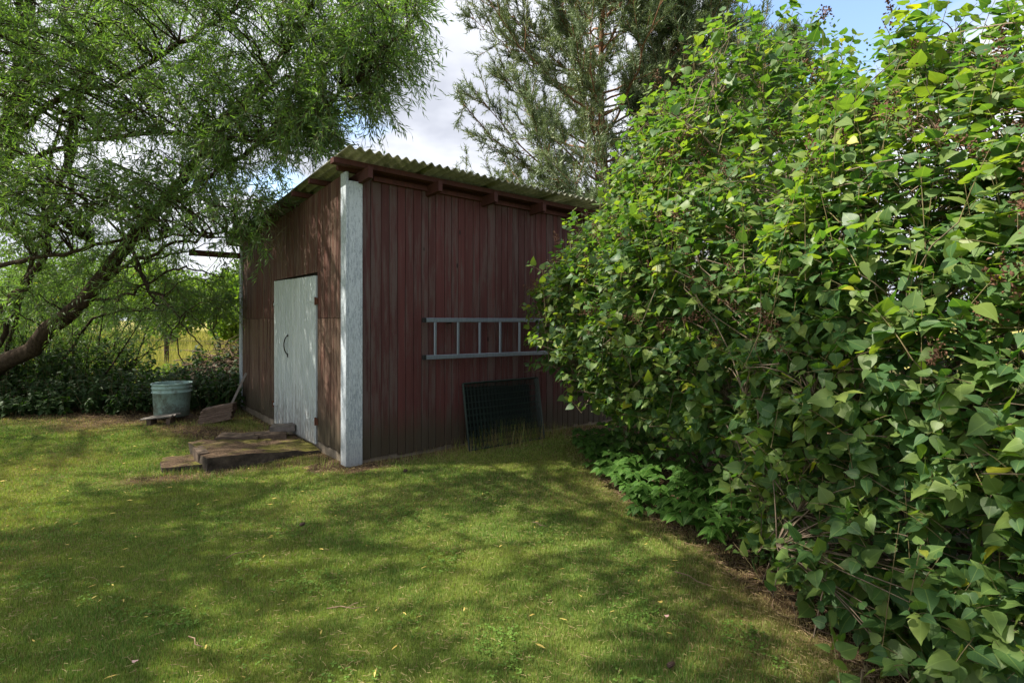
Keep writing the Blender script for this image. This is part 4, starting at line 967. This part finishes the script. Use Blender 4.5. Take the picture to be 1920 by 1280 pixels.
# ------------------------------------------------------------------ pine
def pine(X, Y, Hh, spread, seed, label, dens=1.0, group=None, lowest=.07):
    r = RS(seed); o0 = np.array((X, Y, 0.)); o = empty('pine_tree', o0); tag(o, label, 'tree', group)
    tr = cvs([(0, 0, -.1), (.08, 0, Hh * .3), (-.05, .1, Hh * .6), (.05, 0, Hh)], 16)
    V_, F_ = tubes_np(tr[None], np.linspace(.115, .02, 16)[None] * Hh / 10, 10); link('trunk', npmesh('trunk', V_, F_, True), M['pine_bark'], o)
    nbr = int(84 * dens); t = lowest + (1 - lowest) * (np.arange(nbr) + r.rand(nbr)) / nbr; z = t * Hh; az = r.rand(nbr) * 6.28
    Ln = spread * (1.05 - .72 * t) * (.7 + .45 * r.rand(nbr)); st = np.stack((np.interp(t, np.linspace(0, 1, 16), tr[:, 0]), np.interp(t, np.linspace(0, 1, 16), tr[:, 1]), z), -1)
    dirn = np.stack((np.cos(az), np.sin(az), np.zeros(nbr)), -1); en = st + dirn * Ln[:, None] + np.array((0, 0, 1.)) * (Ln * (.45 + .25 * r.rand(nbr)))[:, None]
    bm1 = st + dirn * (Ln * .55)[:, None] + np.array((0, 0, 1.)) * (Ln * .12)[:, None]
    B = bez(st, bm1, en, 10); B[:, 1:-1] += r.randn(nbr, 8, 3) * .03
    parts = [tubes_np(B, np.linspace(.034, .006, 10)[None] * (Ln / spread + .25)[:, None], 5)]
    # second order
    n2 = nbr * 20; bi = np.repeat(np.arange(nbr), 20); tt = .22 + .78 * r.rand(n2); idx = tt * 9; i0 = np.clip(idx.astype(int), 0, 8); f_ = (idx - i0)[:, None]
    s0 = B[bi, i0] * (1 - f_) + B[bi, i0 + 1] * f_; bd_ = nrm(B[bi, i0 + 1] - B[bi, i0])
    d2 = nrm(bd_ * .9 + r.randn(n2, 3) * .62 + (0, 0, .15)); l2 = (.40 + .55 * r.rand(n2)) * (1.15 - .5 * tt) * spread / 3.4
    S2 = bez(s0, s0 + d2 * (l2 * .5)[:, None], s0 + d2 * l2[:, None] + np.array((0, 0, .22)) * l2[:, None], 5)
    parts.append(tubes_np(S2, np.linspace(.010, .004, 5)[None] * np.ones((n2, 1)), 3))
    V_, F_ = cat(parts) ; tag(link('branch', npmesh('branch', V_, F_, True), M['pine_bark'], o), kind='stuff')
    # third order needle shoots: straight sprigs set with needles
    k3 = 17; n3 = n2 * k3; si = np.repeat(np.arange(n2), k3); tt = .15 + .85 * r.rand(n3); idx = tt * 4; i0 = np.clip(idx.astype(int), 0, 3); f_ = (idx - i0)[:, None]
    s3 = S2[si, i0] * (1 - f_) + S2[si, i0 + 1] * f_; d3 = nrm(nrm(S2[si, 4] - S2[si, 0]) * .85 + r.randn(n3, 3) * .5 + (0, 0, .30)); l3 = .13 + .17 * r.rand(n3)
    rr = RS(5); tv = []; tf = []
    for q in range(12):
        a2 = q * 2.4; zb = q / 12.; b0 = len(tv); c1, s1 = math.cos(a2), math.sin(a2); L_ = .34
        tx = zb + L_ * .75; w_ = .045
        tv += [(zb, -s1 * w_, c1 * w_), (zb, s1 * w_, -c1 * w_), (tx, c1 * L_ * .8, s1 * L_ * .8)]; tf.append((b0, b0 + 1, b0 + 2))
    b0 = len(tv); tv += [(0, .02, 0), (0, -.02, 0), (1, 0, 0)]; tf.append((b0, b0 + 1, b0 + 2))
    me = scatter('needles', tv, tf, s3, d3, r.randn(n3, 3), l3, np.clip(r.rand(n3) * .6 + .4 * np.repeat(r.rand(n2), k3), 0, 1))
    tag(link('needles', me, M['pine_needle'], o), kind='stuff'); return o
pine(2.15, 13.0, 12.0, 4.4, 101, 'tall scots pine with reddish trunk standing behind the shed roof', 1.25)
pine(3.9, 12.9, 9.5, 2.3, 105, 'second scots pine close to the right of the tall one, behind the lilac', .8)
pine(6.6, 14.5, 8.6, 2.3, 103, 'smaller pine whose top shows between the tall pine and the lilac', .45, lowest=.3)

# ------------------------------------------------------------------ other trees
def tree(X, Y, Hh, W_, seed, label, mat, nleaf, lsize, trunk=True, flat=.55, zc=.58, group=None, name='broadleaf_tree', gap=.35):
    r = RS(seed); o = empty(name, (X, Y, 0)); tag(o, label, 'tree' if name != 'bush' else 'bush', group)
    nc = 26; cz = Hh * zc; cen = nrm(r.randn(nc, 3)) * (r.rand(nc, 1) ** .45) * (W_ * .75, W_ * .75, Hh * .40) + (0, 0, cz)
    st = np.array([(0, 0, -.1)] * nc) ; mid_ = cen * (.25, .25, .55); V_, F_ = tubes_np(bez(st, mid_, cen, 8), np.linspace(1, .15, 8)[None] * np.full((nc, 1), Hh * .011), 5)
    link('trunk', npmesh('trunk', V_, F_, True), M['grey_bark'], o)
    ci = r.randint(0, nc, nleaf); g = nrm(r.randn(nleaf, 3)) * (r.rand(nleaf, 1) ** .4); rad = (.22 + .16 * r.rand(nc))[ci][:, None] * np.array((W_, W_, Hh * .42))
    p = cen[ci] + g * rad; p[:, 2] = np.maximum(p[:, 2], .1); lv = [(0, 0, 0), (.5, .38, .05), (1, 0, -.05), (.5, -.38, .05)]
    me = scatter('crown', lv, [(0, 2, 1), (0, 3, 2)], p, r.randn(nleaf, 3), r.randn(nleaf, 3) + (0, 0, .8), lsize * (.6 + .8 * r.rand(nleaf))); tag(link('crown', me, mat, o), kind='stuff'); return o
labs = ['round green tree at the far edge of the meadow, left of the willow trunk', 'broad bright tree across the meadow beside the fence post', 'low bushy tree beyond the meadow next to the shed corner', 'tall hazy tree far behind the meadow at the left',
        'small tree across the meadow seen under the willow branches', 'dense far tree between the shed corner and the fence post']
for i, (X, Y, Hh, W_) in enumerate([(-34, 38, 7, 5), (-18.5, 30, 4.6, 3.2), (-13.0, 27, 3.6, 2.6), (-40, 55, 11, 8), (-27, 34, 5.5, 4), (-19.5, 42, 6.0, 3.6)]):
    tree(X, Y, Hh, W_, 120 + i, labs[i], M['bright_leaf'] if i in (1, 2) else M['far_leaf'], 9000, .20, group='trees across the meadow')
r = RS(130)
for i in range(13):
    tree(-150 + i * 16 + r.randn() * 3, 118 + r.randn() * 10, 8 + 4 * r.rand(), 9, 140 + i, ['leftmost','second','third','fourth','fifth','sixth','seventh','eighth','ninth','tenth','eleventh','twelfth','last'][i] + ' dark tree from the left in the distant row on the horizon', M['far_leaf'], 2600, 1.1, group='distant tree row')
tree(4.3, 8.9, 6.4, 1.5, 161, 'slender grey-stemmed tree rising behind the right part of the lilac', M['far_leaf'], 5000, .07, group=None, zc=.62)

# ------------------------------------------------------------------ house behind the shed
hs = empty('house', (4.2, 24, 0), .35); tag(hs, 'red house with grey tiled roof half hidden behind the pine', 'house')
mb = MB(); mb.poly([(-4, 0, 0), (5, 0, 0), (5, 7, 0), (-4, 7, 0), (-4, 0, 4.2), (5, 0, 4.2), (5, 7, 4.2), (-4, 7, 4.2), (-4, 3.5, 6.6), (5, 3.5, 6.6)],
                   [(0, 1, 5, 4), (1, 2, 6, 9, 5), (2, 3, 7, 6), (3, 0, 4, 8, 7)]); mb.build('wall', M['house_wall'], hs)
mb = MB()
for k in range(14):
    t0_, t1_ = k / 14, (k + 1) / 14
    for sgn in (0, 1):
        ya, yb = (-.4 + 3.9 * t0_, -.4 + 3.9 * t1_ + .03) if sgn == 0 else (7.4 - 3.9 * t0_, 7.4 - 3.9 * t1_ - .03); za, zb = 3.95 + 2.75 * t0_ + .06, 3.95 + 2.75 * t1_ + .02
        mb.poly([(-4.4, ya, za), (5.4, ya, za), (5.4, yb, zb), (-4.4, yb, zb), (-4.4, ya, za - .07), (5.4, ya, za - .07)], [(0, 1, 2, 3), (0, 4, 5, 1)])
mb.build('roof', M['roof_tile'], hs)
mb = MB(); mb.box((0, 0, .5), (.6, .6, 1.3)); mb.box((0, 0, 1.2), (.7, .7, .12)); mb.build('chimney', M['brick'], hs, (-3.2, 3.3, 6.4))
for x_ in (-2.4, .5, 3.2):
    mb = MB(); mb.box((0, 0, 0), (1.1, .06, 1.3)); w_ = mb.build('window', M['trim'], hs, (x_, -.03, 2.2)); mb = MB(); mb.box((0, 0, 0), (.9, .02, 1.1)); mb.build('pane', M['glass'], w_, (0, -.035, 0))

# ------------------------------------------------------------------ litter on the ground
r = RS(171)
n = 1300; y = 1.9 + 6.2 * r.rand(n) ** .9; x = -.98 * y + r.rand(n) * (.98 * y + 1.5); w0 = np.exp(-((x + 3) ** 2) / 9); k = (r.rand(n) < .07 + .34 * w0) & ~in_shed(x, y, .05); x, y = x[k], y[k]; n = len(x)
a2 = r.rand(n) * 6.28; lv = [(0, 0, 0), (.3, .09, .05), (.65, .09, .10), (1, 0, .02), (.65, -.06, .04), (.3, -.08, .02)]
me = scatter('fallen_leaves', lv, [(0, 5, 1), (1, 5, 4), (1, 4, 2), (2, 4, 3)], np.stack((x, y, ground_z(x, y) + .022), -1), np.stack((np.cos(a2), np.sin(a2), .05 * r.randn(n)), -1), np.array((0, 0, 1.)) + r.randn(n, 3) * .3, .022 + .034 * r.rand(n))
tag(link('fallen_leaves', me, M['fallen']), 'curled yellow willow leaves scattered over the lawn', 'leaves', kind='stuff')
def straws(name, label, x, y, L, rad, zo, mat, up=.12, catg='straw'):
    n = len(x); a2 = r.rand(n) * 6.28; d = nrm(np.stack((np.cos(a2), np.sin(a2), up * r.randn(n)), -1)); c_ = np.stack((x, y, ground_z(x, y) + zo), -1)
    V_, F_ = tubes_np(bez(c_ - d * L[:, None], c_ + r.randn(n, 3) * L[:, None] * .25 * (1, 1, .3), c_ + d * L[:, None], 4), np.full((n, 4), rad), 3)
    tag(link(name, npmesh(name, V_, F_), mat), label, catg, kind='stuff')
n = 42000; y = 1.9 + 7 * r.rand(n); x = -1.0 * y + r.rand(n) * (y + 2.2); k = (r.rand(n) < soil_f(x, y) * .95 + .22 + .25 * (vnoise(x, y, 2.7, 31) > .35)) & ~in_shed(x, y, .04); x, y = x[k], y[k]
straws('straw_litter', 'dry clippings and straw lying on lawn and bare soil', x, y, .006 + .014 * r.rand(len(x)) ** 1.6, .0010, .022, M['straw'])
n = 3800; y = 2.2 + 6 * r.rand(n); x = .3 + 2.2 * r.rand(n); k = soil_f(x, y) > .5; x, y = x[k], y[k]
straws('bark_litter', 'brown twigs and dead leaf crumbs under the lilac', x, y, .015 + .04 * r.rand(len(x)), .0022, .010, M['twig_dry'])
for i, (px_, py_, L_, a_, lb) in enumerate([(650, 1150, .10, .05, 'crooked brown twig lying on the lawn near the bottom centre'), (1300, 1095, .12, -.9, 'long thin pale twig on the lawn near the lilac'),
                                          (450, 1045, .09, 1.0, 'short straight pale stalk on the lawn left of centre'), (365, 1215, .07, -.7, 'short reddish twig on the lawn at the lower left'), (1010, 990, .06, -.8, 'thin reddish twig on the lawn below the mesh panels')]):
    Y_ = FPX * H / (py_ - HY); X_ = (px_ - 960) / FPX * Y_; mb = MB(); d = Vector((math.cos(a_), math.sin(a_), 0)); s_ = Vector((-d.y, d.x, 0))
    mb.tube([-d * L_, -d * L_ * .3 + s_ * .008 + Vector((0, 0, .006)), d * L_ * .3 - s_ * .006, d * L_ + s_ * .01], [.0035, .003, .0026, .0015], 5)
    if i == 0: mb.tube([(0, 0, 0), (.03, .03, .008), (.05, .035, .01)], [.003, .002, .0015], 4)
    tag(mb.build('twig', M['twig_dry'], None, (X_, Y_, .030)), lb, 'twig')
def cone(px_, py_, s, lb):
    Y_ = FPX * H / (py_ - HY); X_ = (px_ - 960) / FPX * Y_; mb = MB(); mb.lathe([(.001, -s), (s * .5, -s * .8), (s * .62, -.2 * s), (s * .4, s * .6), (.001, s)], 10)
    for k in range(60):
        z = -s * .8 + 1.6 * s * k / 60; a_ = k * 2.4; rr = s * .62 * math.sqrt(max(.05, 1 - (z / s) ** 2)); c1, s1 = math.cos(a_), math.sin(a_)
        mb.poly([(c1 * rr * .7 - s1 * s * .12, s1 * rr * .7 + c1 * s * .12, z), (c1 * rr * .7 + s1 * s * .12, s1 * rr * .7 - c1 * s * .12, z), (c1 * rr * 1.5, s1 * rr * 1.5, z + s * .22)], [(0, 1, 2)])
    o = mb.build('pine_cone', M['cone'], None, (X_, Y_, .03)); o.rotation_euler = (1.3, .2, random.random() * 3); tag(o, lb, 'pine cone')
cone(760, 888, .026, 'dark pine cone on the lawn right of the corner post')
cone(1258, 1258, .020, 'brown pine cone at the bottom of the lawn near the lilac')
cone(567, 990, .022, 'dark pine cone on the lawn below the mossy slabs')
def petal(px_, py_, s, mat, lb, cg):
    Y_ = FPX * H / (py_ - HY); X_ = (px_ - 960) / FPX * Y_; mb = MB(); n = 9; vs = [(0, 0, .004)] + [(s * math.cos(k / n * 6.28) * (1 + .15 * math.sin(k * 2.)), .7 * s * math.sin(k / n * 6.28), .003 * math.sin(k * 1.7)) for k in range(n)]
    mb.poly(vs, [(0, k + 1, (k + 1) % n + 1) for k in range(n)]); tag(mb.build(cg.replace(' ', '_'), mat, None, (X_, Y_, .036)), lb, cg)
petal(1250, 1167, .013, M['petal'], 'pink fallen petal on the lawn near the lower right', 'fallen petal')
petal(1238, 1140, .014, M['fallen'], 'pale round fallen leaf on the lawn above the pink petal', 'fallen leaf')
petal(253, 1254, .013, M['petal'], 'pinkish fallen leaf on the lawn at the lower left edge', 'fallen leaf')
# tall grass tufts at the foot of the wall
r = RS(181); n = 2600; u_ = np.where(r.rand(n) < .62, r.normal(1.95, .38, n), r.uniform(.2, 4.6, n)); v_ = -.06 - np.abs(r.randn(n)) * .17; q = C0 + u_[:, None] * U + v_[:, None] * Vv
hh = (.05 + .30 * r.rand(n) ** 1.8 * np.exp(-((u_ - 1.95) / .8) ** 2) + .05 * r.rand(n))
tag(blades('wall_grass', q[:, 0], q[:, 1], hh, .003 + .003 * r.rand(n), M['blade'], dry=np.full(n, .6), lean=.6), 'tall dry grass tufts at the foot of the red wall', 'grass', kind='stuff')
n = 1500; t = r.rand(n) * 4.6; q = C0 + t[:, None] * Vv + (-.10 - np.abs(r.randn(n)) * .28)[:, None] * U; k = (t > 2.5) | (t < .5); q = q[k]; n = len(q)
tag(blades('edge_grass', q[:, 0], q[:, 1], .03 + .08 * r.rand(n), .003 + .002 * r.rand(n), M['blade'], dry=np.full(n, .3), lean=.7), 'short rough grass along the foundation on the door side', 'grass', kind='stuff')

# grass grown up against the slabs
r = RS(191); pts = []
for (ca, cb) in (((-3.02, 5.44), (-2.12, 6.12)), ((-3.04, 5.46), (-3.66, 6.22)), ((-3.55, 5.50), (-3.08, 5.75)), ((-3.6, 5.55), (-3.9, 6.0)), ((-5.3, 8.1), (-4.1, 7.9))):
    n = 420; t = r.rand(n)[:, None]; pts.append(np.array(ca) * (1 - t) + np.array(cb) * t + r.randn(n, 2) * (.05, .04) + (-.02, -.05))
q = np.concatenate(pts)
tag(blades('slab_grass', q[:, 0], q[:, 1], .02 + .07 * r.rand(len(q)) ** 1.5, .003 + .002 * r.rand(len(q)), M['blade'], dry=np.full(len(q), .35), lean=.9), 'uneven grass grown up against the mossy slabs', 'grass', kind='stuff')
